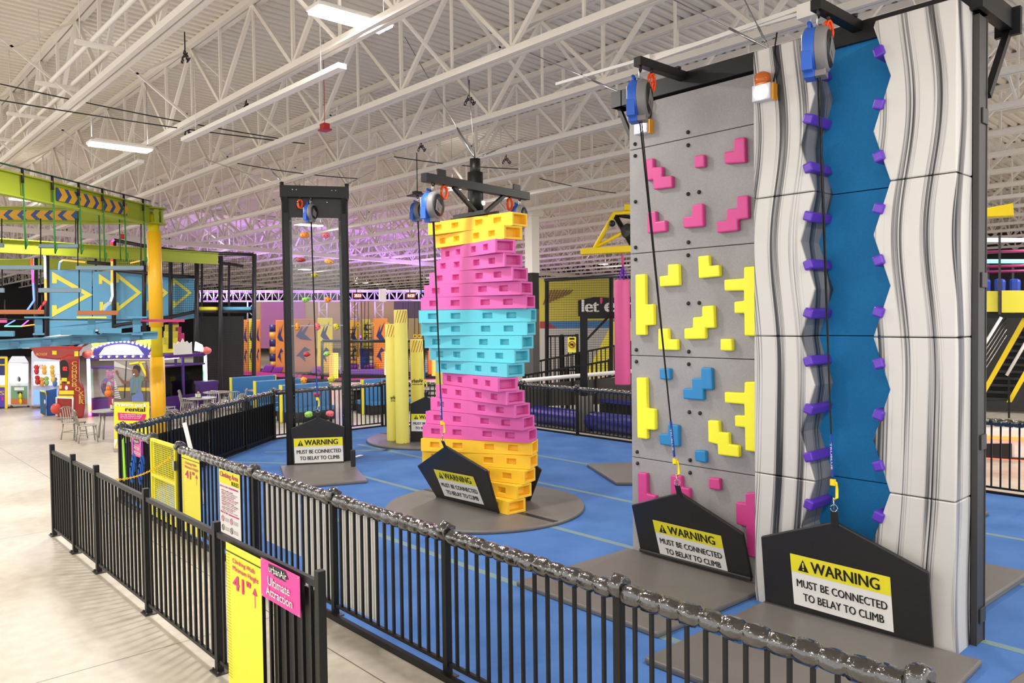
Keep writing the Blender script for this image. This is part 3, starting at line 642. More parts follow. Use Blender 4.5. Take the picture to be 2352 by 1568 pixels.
mb.build('bullet_lamp', mat('lamp_warm', (255, 240, 215), .3, emit=20.), bt, label='small lit lamp')

# ================================================================ FRAMED TOWER WITH CLEAR PANEL
a0 = onz(663, 1074); b0 = onz(806, 1066); td = (b0-a0).normalized(); tn = V((td.y, -td.x, 0)); TWD = (b0-a0).length
ft = thing('framed_tower', 'tall black steel frame holding a clear climbing panel with coloured holds', 'climbing tower', (a0+b0)/2)
def TP(s, z, n=0.): return a0+td*s+tn*n+V((0, 0, z))
DEP = .30
for s in (.06, TWD-.06):
    mb = MB()
    for n in (-.05, -DEP+.05): mb.bar(TP(s, .02, n), TP(s, 5.7, n), .12, .1, up=td)
    mb.bar(TP(s, .02, -DEP/2), TP(s, 5.7, -DEP/2), .08, DEP-.1, up=td); mb.build('frame_post', BLK, ft, bevel=.004)
mb = MB(); mb.bar(TP(-.06, 5.82, .05), TP(TWD+.06, 5.82, .05), .1, .24)
mb.bar(TP(-.06, 5.82, -DEP-.3), TP(TWD+.06, 5.82, -DEP-.3), .1, .24)
for s in (-.02, TWD+.02): mb.bar(TP(s, 5.82, .05), TP(s, 5.82, -DEP-.3), .08, .22); mb.bar(TP(s, 5.95, 0), TP(s, 6.02, 0), .06)
for s in (.05, TWD-.05): mb.prism([TP(s-.04, 5.70, .12), TP(s-.04, 5.70, 0), TP(s-.04, 5.35, 0)], td*.08)
mb.build('top_frame', BLK, ft)
mb = MB(); mb.bar(TP(.1, 5.50, -.04), TP(TWD-.1, 5.50, -.04), .03, .42); mb.build('header_panel', BLKM, ft)
mb = MB(); mb.bar(TP(.1, 2.66, -.06), TP(TWD-.1, 2.66, -.06), .02, 5.26); mb.build('clear_panel', GLASS, ft, label='clear acrylic climbing panel')
mb = MB()
for z in (3.0,): mb.bar(TP(.1, z, -.09), TP(TWD-.1, z, -.09), .02, .02)
mb.build('panel_rail', ALU, ft)
mb = MB()
for s in (.14, TWD-.14):
    for k in range(11): mb.lathe([(.013, 0), (.013, .008)], TP(s, .6+.46*k, -.0), 'Z', 8)
for s, z in ((.2, 5.85), (.28, 5.85), (1.0, 5.85), (1.08, 5.85), (.3, 5.6), (.9, 5.6)): mb.ball(TP(s, z, .105), .016, 8)
mb.build('frame_bolt', STEEL, ft)
HC = {'o': mat('hold_orange', (248, 150, 45), .5), 'k': mat('hold_coral', (238, 110, 120), .5), 'r': mat('hold_red', (178, 52, 48), .5), 'g': mat('hold_lime', (150, 205, 90), .5), 'y': mat('hold_mustard', (205, 195, 50), .5), 'b': mat('hold_apricot', (240, 180, 85), .5)}
CN = {'o': 'orange', 'k': 'coral', 'r': 'red', 'g': 'lime green', 'y': 'mustard', 'b': 'apricot'}
def rock(s, z, k, w, h, rot=0.):
    bm = bmesh.new(); bmesh.ops.create_icosphere(bm, subdivisions=3, radius=1)
    for v in bm.verts:
        x, y, q = v.co; r = 1+.12*sin(3*x+rot*2+z)+.08*cos(5*y+z*3)
        v.co = V((x*w*r, y*h*r, max(q, -.05)*.07*(1-.35*math.exp(-((abs(x)-.35)**2+(y+.1)**2)*40))))
    q = Mx((td, V((0, 0, 1)), tn)).transposed() @ Mx.Rotation(rot, 3, 'Z'); o_ = TP(s, z, -.045)
    me = bpy.data.meshes.new('climbing_hold'); inv = W[ft.name].inverted()
    for v in bm.verts: v.co = inv @ (o_ + q @ v.co)
    bm.to_mesh(me); bm.free(); me.materials.append(HC[k])
    for p in me.polygons: p.use_smooth = True
    o = bpy.data.objects.new('climbing_hold', me); col.objects.link(o); o.parent = ft; W[o.name] = W[ft.name].copy(); o['label'] = CN[k]+' bolt-on climbing hold'
    mb = MB()
    for e in (-.035, .035):
        c = o_ + q @ V((e, -.01, .05)); mb.ball(c, .012, 8)
    mb.build('bolt_hole', BLKM, o)
for s, z, k, w, h, r in ((.42, 4.92, 'o', .09, .065, 0), (.86, 4.92, 'k', .075, .06, 0), (.34, 4.39, 'r', .085, .05, 0), (.92, 4.36, 'b', .09, .065, -.2), (.62, 4.07, 'y', .07, .055, 0), (.43, 3.56, 'g', .085, .055, .2), (.88, 3.55, 'o', .075, .06, -.2),
        (.24, 2.98, 'o', .055, .085, 0), (.65, 2.98, 'k', .06, .085, .3), (1.05, 2.97, 'y', .06, .08, .4), (.42, 2.39, 'r', .085, .05, 0), (.84, 2.39, 'g', .085, .05, 0), (.35, 1.85, 'o', .075, .07, .2), (.92, 1.85, 'y', .095, .06, -.1), (.61, 1.53, 'r', .085, .055, 0), (.43, 1.11, 'g', .1, .065, .1), (.87, 1.11, 'k', .095, .065, -.2)):
    rock(s, z, k, w, h, r)
mb = MB(); mb.bar(TP(.35, 5.76, .03), TP(.95, 5.76, .03), .03, .012); mb.build('indicator_strip', mat('violet_led', (90, 80, 255), .4, emit=5.), ft, label='violet lit strip')
auto_belay('auto belay hung in the head of the black framed tower', TP(.56, 5.66, .06), tip4, math.atan2(tn.y, tn.x)+R(62), .95, ((-.1, -.19), .09), False)
mb = MB(); q = onz(811, 1052, .3); mb.box(q, (.1, .05, .35), R(60)); tag(mb.build('side_pad', VINYL, bevel=.02), 'small black pad standing against the foot of the framed tower', 'pad')

# ================================================================ YELLOW POLES
POLEY = mat('pole_yellow', (247, 234, 112), .5, bump=.15, bscale=10); POLER = mat('pole_red', (190, 70, 60), .5)
def pole(label, x, y, r, h, logo=False, kind=0):
    t = thing('climbing_pole', label, 'climbing pole', (x, y, .07)); n = 28
    mb = MB(); mb.lathe([(r*.97, 0), (r, .02), (r, h-.02), (r*.95, h)], (0, 0, 0), 'Z', n); mb.build('padded_shaft', POLEY, t, True)
    ang = math.atan2(-y, -x)
    mb = MB()
    for k in range(5):              # slanting red stripes wrapped round the head
        a0_ = ang-1.0+k*.42
        for j in range(6):
            f0, f1 = j/6, (j+1)/6; w = .09
            P = lambda f, s: V(((r+.003)*cos(a0_+f*.55+s), (r+.003)*sin(a0_+f*.55+s), h-.32+f*.3))
            mb.quad(P(f0, 0), P(f0, w), P(f1, w), P(f1, 0))
    mb.build('stripe_print', POLER, t, True); mb = MB()
    for k in range(2):
        a0_ = ang+.1+k*.5; P = lambda f, s: V(((r+.003)*cos(a0_+f*.5+s), (r+.003)*sin(a0_+f*.5+s), .01+f*.1)); mb.quad(P(0, 0), P(0, .15), P(1, .15), P(1, .1))
    mb.build('stripe_print', POLER, t, True)
    if logo:
        def wrap(s, z0, h_, wid, off=0.):
            vs, fs = text_polys(s); mb = MB(); mb.add([((r+.004+.001*i)*cos(ang-off+(a-.5)*wid/r), (r+.004+.001*i)*sin(ang-off+(a-.5)*wid/r), z0+b*h_) for a, b, i in vs], fs); mb.build('lettering', INK, t, True)
        wrap('urbanAir', *logo[0]); wrap('ADVENTURE PARK', *logo[1])
PX = {}
p = onz(904, 1011, .07); pole('yellow padded pole with striped top, second tallest, left of the tallest', p.x, p.y, .165, 2.93, ((1.05, .1, .3, -.55), (1.0, .03, .3, -.55)))
p = onz(925, 1017, .07); pole('tallest yellow padded pole with striped top', p.x, p.y, .165, 3.28)
p = onz(961, 1003, .07); pole('short yellow padded pole behind the gate, beside the tallest pole', p.x, p.y, .175, 2.52, ((1.42, .1, .33, .05), (1.36, .03, .3, .05)))
p = onz(1017, 1004, .07); pole('yellow padded pole mostly hidden behind the block tower', p.x, p.y, .16, 2.05)
e5 = V(tip5); auto_belay('auto belay behind the near one, above the yellow poles', V((-15.9, 11.3, 6.1)), e5, R(25), 1.15, None, False)
mb = MB(); mb.box((-15.9, 11.3, 6.16), (.5, .3, .03)); mb.box((-15.9, 11.3, 6.2), (.14, .2, .1)); mb.tube([(-15.9, 11.3, 6.2), (-15.9, 11.3, 7.2)], .012, 6)
tag(mb.build('beam_clamp', BLKM), 'black hanger clamp holding the auto belay above the yellow poles', 'clamp')

# tension wires with turnbuckles
def wire(label, a, b, tb=None):
    mb = MB(); mb.tube([a, b], .008, 5); t = tag(mb.build('guy_wire', STEEL), label, 'wire')
    if tb:
        p, q = V(b).lerp(V(a), .0+tb), V(b).lerp(V(a), tb+.22); mb = MB(); mb.tube([p, q], .016, 6); mb.build('turnbuckle', STEEL, t)
P5 = V((-9.89, 8.183, 5.70))
wire('steel guy wire from the block tower post up to the joists at left', onz(930, 85, 8.1), P5, .02)
wire('steel guy wire from the block tower post up to the right', onz(1208, 315, 7.2), P5, .1)
wire('short steel guy wire standing straight up from the block tower post', V((-9.95, 8.1, 7.1)), P5)
wire('steel guy wire from the left end of the grey wall top', onz(1180, 105, 7.3), V((-6.66, 8.0, 6.02)), .02)
wire('steel guy wire rising left from the top of the wall where grey meets marble', onz(1510, -20, 7.3), V((-4.52, 7.95, 6.02)), .1)
wire('steep steel guy wire rising from the top of the wall where grey meets marble', onz(1695, -30, 7.3), V((-4.52, 7.95, 6.02)), .1)
wire('steel guy wire from the left top corner of the framed tower', onz(577, 340, 7.1), TP(-.02, 6.02, 0), .05)
wire('steel guy wire from the right top corner of the framed tower', onz(862, 390, 7.0), TP(TWD+.02, 6.0, 0), .05)
wire('second steel guy wire from the left top corner of the framed tower', onz(470, 365, 7.1), TP(-.02, 5.95, 0))
p = onz(1862, 25, 6.5); mb = MB(); mb.box(p, (.25, .16, .16)); mb.tube(sag(p+V((0, 0, -.08)), ony(1845, 110, 7.9), .02), .009, 6); mb.bar(p, p+V((-4, 0, .1)), .03, .04); tag(mb.build('junction_box', WHT), 'white electrical junction box and conduit above the large auto belay', 'junction box')
p = onz(1492, 140, 6.5); mb = MB(); mb.box(p, (.12, .16, .12)); mb.bar(p, p+V((3.0, 0, .08)), .05, .05); tag(mb.build('junction_box', WHT), 'small white junction box and conduit above the smaller boom arm', 'junction box')

# ================================================================ FENCES
FOIL = mat('glossy_black_wrap', (30, 28, 27), .13, spec=1., coat=1., bump=.8, bscale=30)
def puffy(mb, a, b, R0, seg=.15, n=14, rng=random):
    a, b = V(a), V(b); L_ = (b-a).length; k = max(1, round(L_/seg)); d = (b-a)/L_; sd = d.cross(V((0, 0, 1))).normalized(); up = sd.cross(d); rows = 8
    base = len(mb.v); tot = 0
    for i in range(k):
        ph = rng.uniform(0, 6.28); kk = rng.choice((4, 5, 6)); big = rng.uniform(.92, 1.08)
        for j in range(rows if i < k-1 else rows+1):
            f = j/rows; e = sin(pi*f); rad = R0*(.76+.27*(max(e, 0)**.4))*big
            c = a+d*(L_*(i+f)/k)
            for q in range(n):
                t = 2*pi*q/n; r_ = rad*(1+.13*(1-e*.6)*sin(kk*t+ph)+.03*sin(3*t+ph*2+f*4))
                mb.v.append(c+(sd*cos(t)+up*sin(t))*r_)
            tot += 1
    for i in range(tot-1):
        for q in range(n):
            A, B = base+i*n, base+(i+1)*n
            mb.f.append([A+q, A+(q+1) % n, B+(q+1) % n, B+q]); mb.sm.append(True)
    mb.f.append([base+q for q in range(n)]); mb.f.append([base+(tot-1)*n+q for q in range(n)]); mb.sm += [False]*2
    return mb
def fence(name, label, pts, z0=.02, h=1.22, pad=True, pick=.137, posts=None, ph=None, foot=True, infill=None):
    """pts: post positions; each bay between two posts is one welded panel of pickets and two rails"""
    P = [V((x, y, 0)) for x, y in pts]; c = P[len(P)//2]; t = thing(name, label, 'fence', c); ph = ph or h+.03
    for i, p in enumerate(P):
        mb = MB(); d = (P[min(i+1, len(P)-1)]-P[max(i-1, 0)]).normalized(); rz = math.atan2(d.y, d.x)
        mb.box(p+V((0, 0, z0+ph/2)), (.062, .062, ph), rz); o = mb.build('post', BLK, t, bevel=.004)
        if foot:
            mb = MB(); mb.box(p+V((0, 0, z0+.006)), (.16, .12, .012), rz)
            for s in (-.06, .06): mb.lathe([(.012, z0+.01), (.012, z0+.03), (0, z0+.034)], p+Mx.Rotation(rz, 3, 'Z') @ V((s, -.035, 0)), 'Z', 8)
            mb.build('foot_plate', DKST, o)
        if pad:
            mb = MB(); q = p+V((0, 0, z0+ph+.0)); puffy(mb, q-d*.055, q+d*.055, .085, .11, 16); mb.build('post_wrap', FOIL, t)
    for a, b in zip(P, P[1:]):
        L_ = (b-a).length; d = (b-a)/L_; n = max(1, round(L_/pick)); rz = math.atan2(d.y, d.x); mb = MB(); up = V((0, 0, 1))
        mb.bar(a+d*.03+up*(z0+.11), b-d*.03+up*(z0+.11), .032, .032); mb.bar(a+d*.03+up*(z0+h-.03), b-d*.03+up*(z0+h-.03), .036, .05)
        for j in range(1, n): p = a+d*(L_*j/n); mb.box(p+up*(z0+.11+(h-.14)/2), (.024, .024, h-.14), rz)
        mb.build('picket_panel', BLK, t)
        if pad: mb = MB(); puffy(mb, a+d*.05+up*(z0+h-.01), b-d*.05+up*(z0+h-.01), .066); mb.build('rail_padding', FOIL, t)
        if infill: mb = MB(); nn = V((-d.y, d.x, 0)); mb.bar(a+d*.04+nn*.03+up*(z0+.0+infill/2), b-d*.04+nn*.03+up*(z0+.0+infill/2), .008, infill); mb.build('fabric_screen', VINYL, t, label='black fabric screen')
    return t
FY = 4.05
f2 = fence('padded_fence', 'long black picket fence with glossy black padded rail, running along the climbing area in front', [(x, FY) for x in (-11.79, -9.22, -7.29, -5.36, -3.43, -1.5, .43, 2.36)], h=1.23)
f3 = fence('padded_fence', 'short padded fence bay between the yellow gate and the fence corner', [(-14.73, FY), (-13.0, FY)], h=1.23)
f4 = fence('padded_fence', 'slanting padded fence with black fabric screens behind the gate', [(-14.80, 4.12), (-15.95, 5.3), (-17.1, 6.55), (-18.2, 7.8), (-19.25, 9.0)], h=1.23, infill=.95)
f5 = fence('padded_fence', 'padded fence behind the framed tower, before the blue booths', [(-19.3, 9.05), (-19.32, 10.7), (-19.3, 12.35)], h=1.23)
f6 = fence('padded_fence', 'slanting padded fence behind the yellow poles', [(-19.25, 12.45), (-17.7, 13.7), (-16.15, 14.9)], h=1.23)
f7 = fence('padded_fence', 'far padded fence along the back of the carpet, behind the pink bag', [(-16.05, 14.92)]+[(-16.05+2.06*k, 14.92) for k in range(1, 9)], h=1.23)
f1 = fence('metal_fence', 'bare black picket fence standing on the concrete, nearest the camera', [(x, 2.65) for x in (-13.0, -11.81, -10.67, -8.77, -6.85, -4.98)], z0=0, h=1.27, pad=False, ph=1.345)

# yellow mesh gate, chain, leaning pipe, harnesses
GY = mat('gate_yellow', (236, 226, 40), .45)
gt = thing('mesh_gate', 'yellow mesh gate between the two padded fence ends', 'gate', (-12.3, 4.0, 0))
mb = MB(); xa, xb = -12.93, -11.86; y = 4.02
for z in (.1, .72, 1.27): mb.bar((xa, y, z), (xb, y, z), .045, .05)
for x in (xa, xb): mb.bar((x, y, .08), (x, y, 1.29), .05, .05)
mb.build('gate_frame', GY, gt, bevel=.004)
mb = MB(); x = xa
while x < xb: mb.bar((x, y, .1), (x, y, 1.25), .006, .006); x += .05
z = .1
while z < 1.25: mb.bar((xa, y, z), (xb, y, z), .005, .005); z += .032
mb.build('wire_mesh', GY, gt)
mb = MB(); mb.box((xb+.02, y-.03, 1.0), (.05, .04, .14)); mb.build('latch', STEEL, gt)
ch = sag((-10.67, 2.65, 1.18), (-11.86, 3.98, 1.16), .14, 46); mb = MB()
for i, (p, q) in enumerate(zip(ch, ch[1:])):
    d = (q-p).normalized(); s = d.cross(V((0, 0, 1))).normalized() if i % 2 else d.cross(d.cross(V((0, 0, 1)))).normalized(); c = (p+q)/2
    mb.tube([c+d*.026*cos(a)+s*.013*sin(a) for a in (0, 1.05, 2.1, 3.14, 4.19, 5.24)], .0045, 5, True)
tag(mb.build('barrier_chain', mat('chain_yellow', (250, 190, 20), .4)), 'yellow plastic chain hung from the bare fence to the yellow gate', 'chain')
a, b = onz(449, 1060, .5), onz(434, 966, 1.32)
mb = MB(); mb.tube([V((-13.3, 4.95, .02)), V((-13.85, 4.85, 1.36))], .035, 12); tag(mb.build('plastic_pipe', mat('pipe_white', (228, 222, 212), .4)), 'white plastic pipe leaning behind the slanting fence by the gate', 'pipe')
for i, (x, z, c, lab) in enumerate(((-14.35, .95, (150, 220, 40), 'lime green harness webbing hanging on the short fence bay'), (-13.75, .92, (35, 95, 180), 'blue climbing harness hanging on the short fence bay, left one'), (-13.32, .95, (30, 85, 170), 'blue climbing harness hanging on the short fence bay, right one'))):
    mb = MB(); y = FY-.06; m_ = mat('harness_%d' % i, c, .7)
    if i == 0: mb.prism([(x-.05, y, z+.15), (x+.02, y, z+.2), (x+.09, y, z-.5), (x-.02, y, z-.55)], (0, .015, 0))
    else:
        for k in range(3): mb.tube([(x+(.09-.01*k)*cos(q*pi/7), y-.02*k, z-.09*k-.1+(.12+.02*k)*sin(q*pi/7)) for q in range(14)], .016, 6, True)
        mb.bar((x, y, z+.25), (x, y, z-.1), .03, .01); mb.box((x+.02, y-.03, z-.15), (.06, .03, .05))
    tag(mb.build('climbing_harness', m_), lab, 'harness')

# ================================================================ FRONT SIGNS
def rule_ticks(B, par, x, n, w):
    mb = MB()
    for i in range(n):
        b = .06+.86*i/(n-1); mb.quad(B.p(x, b, 2), B.p(x+w, b, 2), B.p(x+w, b+.0022, 2), B.p(x, b+.0022, 2))
    mb.build('ruler_mark', INK, par)
def height_sign(label, o, u, v, curl=0.):
    t = thing('height_sign', label, 'sign', o); B = Board(o, u, v)
    n = B.n; mb = MB()
    K = 12
    rows = [(B.o+B.v*(k/K)+n*(-curl*math.exp(-5*k/K)*(1 if True else 0)), k/K) for k in range(K+1)]
    for (p, _), (q, _) in zip(rows, rows[1:]): mb.quad(p, p+B.u, q+B.u, q)
    mb.build('banner', YSIGN, t); B.rect(0, .94, 1, .948, INK, t, 'rule_line', 2); rule_ticks(B, t, 0, 42, .13)
    B.text('Climbing Walls', .2, .872, .84, .912, MAG, t); B.text('Minimum Height', .2, .818, .93, .862, MAG, t)
    B.text('41"', .2, .70, .72, .805, MAG, t)
    B.rect(.82, .655, .835, .75, MAG, t, 'arrow_print', 2); B.poly([(.76, .74), (.895, .74), (.828, .79)], MAG, t, 'arrow_print', 2)
    return t
xa, xb = -6.55, -5.86
height_sign('tall yellow height banner reading 41 inches on the bare front fence', V((xa, 2.612, .02)), V((xb-xa, 0, 0)), V((0, 0, 1.215)))
height_sign('yellow height banner reading 41 inches on the padded fence beside the yellow gate', V((-11.58, 4.0, .1)), V((.7, 0, 0)), V((0, 0, 1.12)))
def ultimate(label, o, u, v):
    t = thing('attraction_sign', label, 'sign', o); B = Board(o, u, v); mb = MB(); mb.prism([B.o, B.o+B.u, B.o+B.u+B.v, B.o+B.v], -B.n*.004); mb.build('board', PNKS, t)
    B.poly([(.23, .74), (.60, .72), (.74, .80), (.66, .97), (.22, .95)], INK, t, 'logo_shadow', 1)
    B.text('urbanAir', .24, .755, .70, .93, WHTS, t); B.text('ADVENTURE PARK', .36, .70, .68, .735, INK, t)
    B.text('Ultimate', .2, .40, .77, .62, WHTS, t); B.text('Attraction', .15, .13, .83, .345, WHTS, t)
    mb = MB()
    for a in (.03, .97):
        for b in (.04, .96): mb.lathe([(.008, 0), (.008, .005)], B.p(a, b), 'Y', 8)
    mb.build('corner_fixing', STEEL, t)
ultimate('pink Ultimate Attraction sign on the bare front fence, larger nearer one', V((-5.85, 2.605, .955)), V((.65, 0, 0)), V((0, 0, .30)))
ultimate('small pink Ultimate Attraction sign on the short fence bay behind the gate', V((-13.87, 3.99, .92)), V((.58, 0, 0)), V((0, 0, .30)))
mb = MB(); mb.box((-5.42, 2.70, .62), (.82, .01, 1.05)); tag(mb.build('fabric_screen', VINYL), 'dark fabric screen tied behind the end bay of the bare fence', 'screen')
# rules board
o = V((-10.2, 4.0, .33)); t = thing('rules_sign', 'white Climbing Area Rules board with yellow head on the padded fence', 'sign', o); B = Board(o, V((.66, 0, 0)), V((0, 0, .85)))
mb = MB(); mb.prism([B.o, B.o+B.u, B.o+B.u+B.v, B.o+B.v], -B.n*.004); mb.build('board', WHTS, t)
B.rect(0, .79, 1, 1, YSIGN, t, 'sign_header', 1); B.rect(0, 0, 1, .015, YSIGN, t, 'sign_footer', 1)
B.text('Climbing Area', .05, .87, .93, .97, MAG, t); B.text('RULES', .62, .805, .95, .865, INK, t)
B.text('Before You Climb:', .05, .735, .44, .765, MAG, t); B.rect(.46, .735, .92, .76, MAG, t, 'bar_print', 1)
B.text('While You Climb:', .06, .335, .42, .365, MAG, t); B.rect(.44, .33, .93, .352, MAG, t, 'bar_print', 1)
GRT = mat('grey_print', (150, 140, 145), .5)
for i in range(12):
    z = .695-.028*i; w = .55+.3*((i*37) % 10)/10; head = i % 2 == 0
    B.text(['MUST be able to climb', 'alone and hold on', 'MUST wear a harness', 'and be connected', 'MUST listen to staff', 'before climbing', 'NEVER climb over', 'another climber', 'MUST remove jewelry', 'and loose items', 'MUST keep hands', 'clear of the rope'][i], .12, z-.016, .12+w, z+.004, MAG if head else GRT, t)
for a in (.1, .52):
    for b in (.22, .08):
        mb = MB(); c = B.p(a+.06, b+.03, 2); mb.tube([c+B.u*.055*cos(k*pi/8)+B.v*.046*sin(k*pi/8) for k in range(16)], .003, 4, True); mb.tube([c-B.u*.035+B.v*.03, c+B.u*.035-B.v*.03], .003, 4); mb.build('pictogram', MAG if b > .1 else INK, t)
        for k in range(3): B.rect(a+.15, b+.02*k, a+.36, b+.02*k+.008, GRT, t, 'bar_print', 1)
# backs of the boards that face into the climbing area
for xa, xb, za, zb, lab in ((-9.05, -8.12, .45, 1.2, 'white back of a board on the inside of the padded fence, nearest the rules board'), (-8.05, -7.33, .12, 1.2, 'white back of a taller board inside the padded fence, left of a post'), (-7.22, -6.55, .15, 1.18, 'white back of a taller board inside the padded fence, right of a post')):
    mb = MB(); mb.box(((xa+xb)/2, 4.09, (za+zb)/2), (xb-xa, .006, zb-za)); tag(mb.build('sign_board', WHTS), lab, 'board')

# ================================================================ BACKGROUND: frames that face the camera's side of the hall, each at its own distance
class Fr:
    def __init__(s, xc, D):
        d = ray(xc, 760); s.n = V((d.x, d.y, 0)).normalized(); s.o = CAM+s.n*D; s.r = V((s.n.y, -s.n.x, 0))
    def p(s, x, y, k=0.):
        q = onpl(x, y, s.o, s.n)+s.n*k; return q
    def g(s, x, k=0.): q = s.p(x, 900, k); q.z = 0; return q
    def rect(s, mb, x0, y0, x1, y1, dep, k=0.):
        f = [s.p(x0, y1, k), s.p(x1, y1, k), s.p(x1, y0, k), s.p(x0, y0, k)]
        for q in f: q.z = max(q.z, .005)
        return mb.prism(f, s.n*dep)
    def poly(s, mb, pts, dep, k=0.):
        f = [s.p(x, y, k) for x, y in pts]
        for q in f: q.z = max(q.z, .005)
        return mb.prism(f, s.n*dep)
    def line(s, mb, pts, r, k=0., n=6): return mb.tube([s.p(x, y, k) for x, y in pts], r, n)
    def board(s, x0, y0, x1, y1, k=0.):
        o = s.p(x0, y1, k); return Board(o, s.p(x1, y1, k)-o, s.p(x0, y0, k)-o, -s.n, .006)
def C_(name, rgb, rough=.5, **k): return mat(name, rgb, rough, **k)
def R_(fr, par, name, m, x0, y0, x1, y1, dep, k=0., bev=0., label=None):
    mb = MB(); fr.rect(mb, x0, y0, x1, y1, dep, k); return mb.build(name, m, par, bevel=bev, label=label)
def emis(name, rgb, e): return mat(name, rgb, .4, emit=e)
EW = emis('lit_white', (240, 244, 255), 2.2); EB = emis('lit_blue', (90, 120, 255), 2.5); ER = emis('lit_red', (255, 40, 40), 3.); EP = emis('lit_violet', (165, 80, 255), 2.2); EO = emis('lit_orange', (255, 130, 60), 2.5); EG = emis('lit_green', (110, 255, 170), 2.); EY = emis('lit_yellow', (255, 235, 90), 1.4); EPK = emis('lit_pink', (255, 70, 160), 2.2)
PURP = C_('purple_panel', (84, 44, 128), .35); NAVY = C_('navy_panel', (44, 48, 110), .4); BOX_R = C_('boxer_red', (168, 40, 30), .25, coat=.4); GOLD = C_('gold_print', (226, 178, 80), .5)
BLUEV = C_('blue_seat', (62, 130, 190), .45); YPAN = C_('yellow_panel', (240, 228, 70), .45); GREENB = C_('beam_green', (150, 162, 34), .6); STEP = C_('step_grey', (128, 152, 168), .5); STEPO = C_('step_orange', (186, 110, 62), .5); DECKB = C_('deck_blue', (78, 138, 170), .45)
PANB = C_('panel_blue', (98, 168, 205), .45); PANY = C_('panel_yellow', (240, 232, 90), .5); ORAN = C_('panel_orange', (240, 150, 70), .5); PUR2 = C_('pad_purple', (150, 60, 190), .5)
NAPK = C_('napkin_box', (60, 58, 58), .4); CARD = C_('menu_card', (225, 232, 215), .5); GRN = C_('print_green', (120, 180, 60), .5)
def net_material(name, cell, wire, rgb):
    m = bpy.data.materials.new(name); m.use_nodes = True; nt = m.node_tree; b = nt.nodes['Principled BSDF']; N = nt.nodes.new; L = nt.links.new
    b.inputs['Base Color'].default_value = lin(rgb)+(1,); b.inputs['Roughness'].default_value = .8
    tc = N('ShaderNodeTexCoord'); sp = N('ShaderNodeSeparateXYZ'); L(tc.outputs['Object'], sp.inputs[0]); last = None
    ad = N('ShaderNodeMath'); ad.operation = 'ADD'; L(sp.outputs[0], ad.inputs[0]); L(sp.outputs[1], ad.inputs[1])
    for src in (ad.outputs[0], sp.outputs[2]):
        q = N('ShaderNodeMath'); q.operation = 'PINGPONG'; q.inputs[1].default_value = cell/2; L(src, q.inputs[0])
        w = N('ShaderNodeMath'); w.operation = 'LESS_THAN'; w.inputs[1].default_value = wire; L(q.outputs[0], w.inputs[0])
        if last is None: last = w
        else:
            x = N('ShaderNodeMath'); x.operation = 'MAXIMUM'; L(last.outputs[0], x.inputs[0]); L(w.outputs[0], x.inputs[1]); last = x
    L(last.outputs[0], b.inputs['Alpha']); return m
NET = net_material('black_net', .09, .0055, (22, 22, 24)); NETF = net_material('cargo_net', .22, .022, (26, 26, 28))

# ---------------------------------------------------------------- arcade machines
def cabinet(name, label, cat, fr, x0, y0, x1, y1, dep, m):
    c = fr.g((x0+x1)/2, dep/2); t = thing(name, label, cat, c); R_(fr, t, 'cabinet', m, x0, y0, x1, y1, dep, 0, .02); return t
fr = Fr(5, 34.6); t = cabinet('claw_machine', 'yellow framed claw machine cut by the left edge of the photo', 'arcade machine', fr, -48, 819, 17, 938, .9, NAVY)
for x0, x1 in ((-48, -42), (11, 17.5)): R_(fr, t, 'frame_post', YPLA, x0, 819, x1, 938, .06, -.06)
for y0, y1 in ((819, 823), (836, 839), (885, 889)): R_(fr, t, 'frame_rail', YPLA, -48, y0, 17, y1, .06, -.05)
R_(fr, t, 'window', EW, -42, 862, 11, 884, .03, -.02); R_(fr, t, 'lit_panel', emis('lit_purple_art', (70, 50, 150), .5), -42, 890, 11, 934, .03, -.02)
B = fr.board(-42, 890, 11, 934, -.03); B.text('S', .78, .62, .98, .85, GOLD, t); B.text('I', .85, .35, .95, .55, MAG, t)
fr = Fr(45, 34.4); t = thing('claw_machine', 'small white claw machine with yellow duck picture, second from the left', 'arcade machine', fr.g(45, .4))
mb = MB(); fr.rect(mb, 18, 833, 66, 930, .85); mb.build('cabinet', mat('glossy_white', (235, 238, 245), .25), t, bevel=.04)
mb = MB(); fr.poly(mb, [(18, 833), (66, 833), (57, 819), (27, 819)], .8); mb.build('roof', mat('glossy_white', (235, 238, 245), .25), t, bevel=.02)
R_(fr, t, 'window', EW, 25, 837, 63, 879, .03, -.02); R_(fr, t, 'picture_panel', C_('art_green', (120, 165, 130), .4), 25, 886, 63, 928, .03, -.02); R_(fr, t, 'picture_floor', C_('art_orange', (200, 120, 60), .4), 25, 915, 63, 928, .03, -.03)
mb = MB(); c = fr.p(47, 921, -.07); mb.ball(c, .2, 14, (1, .2, .55)); mb.ball(c+V((0, 0, .2)), .12, 12, (1, .4, 1)); mb.build('duck_picture', YPLA, t); R_(fr, t, 'coin_slot', WHTS, 33, 889, 55, 896, .03, -.05); R_(fr, t, 'display', BLKM, 40, 899, 51, 904, .03, -.05)
mb = MB(); mb.ball(fr.p(43, 870, -.05), .3, 12, (1, .15, .35)); mb.build('toy_heap', BLKM, t)
mb = MB()
for x in (26, 65): mb.ball(fr.p(x, 934, .1), .05, 8)
mb.build('castor', DKST, t)
fr = Fr(105, 33.6); t = thing('prize_machine', 'tall white prize machine full of plush toys behind the red boxing machine', 'arcade machine', fr.g(105, .5))
mb = MB(); fr.rect(mb, 72, 806, 142, 932, .9); mb.build('cabinet', mat('machine_white', (205, 210, 232), .3), t, bevel=.05)
R_(fr, t, 'top_sign', WHTS, 50, 790, 112, 800, .2, -.1); R_(fr, t, 'window', EW, 78, 831, 136, 884, .03, -.02); R_(fr, t, 'lower_panel', EB, 78, 895, 136, 928, .03, -.02)
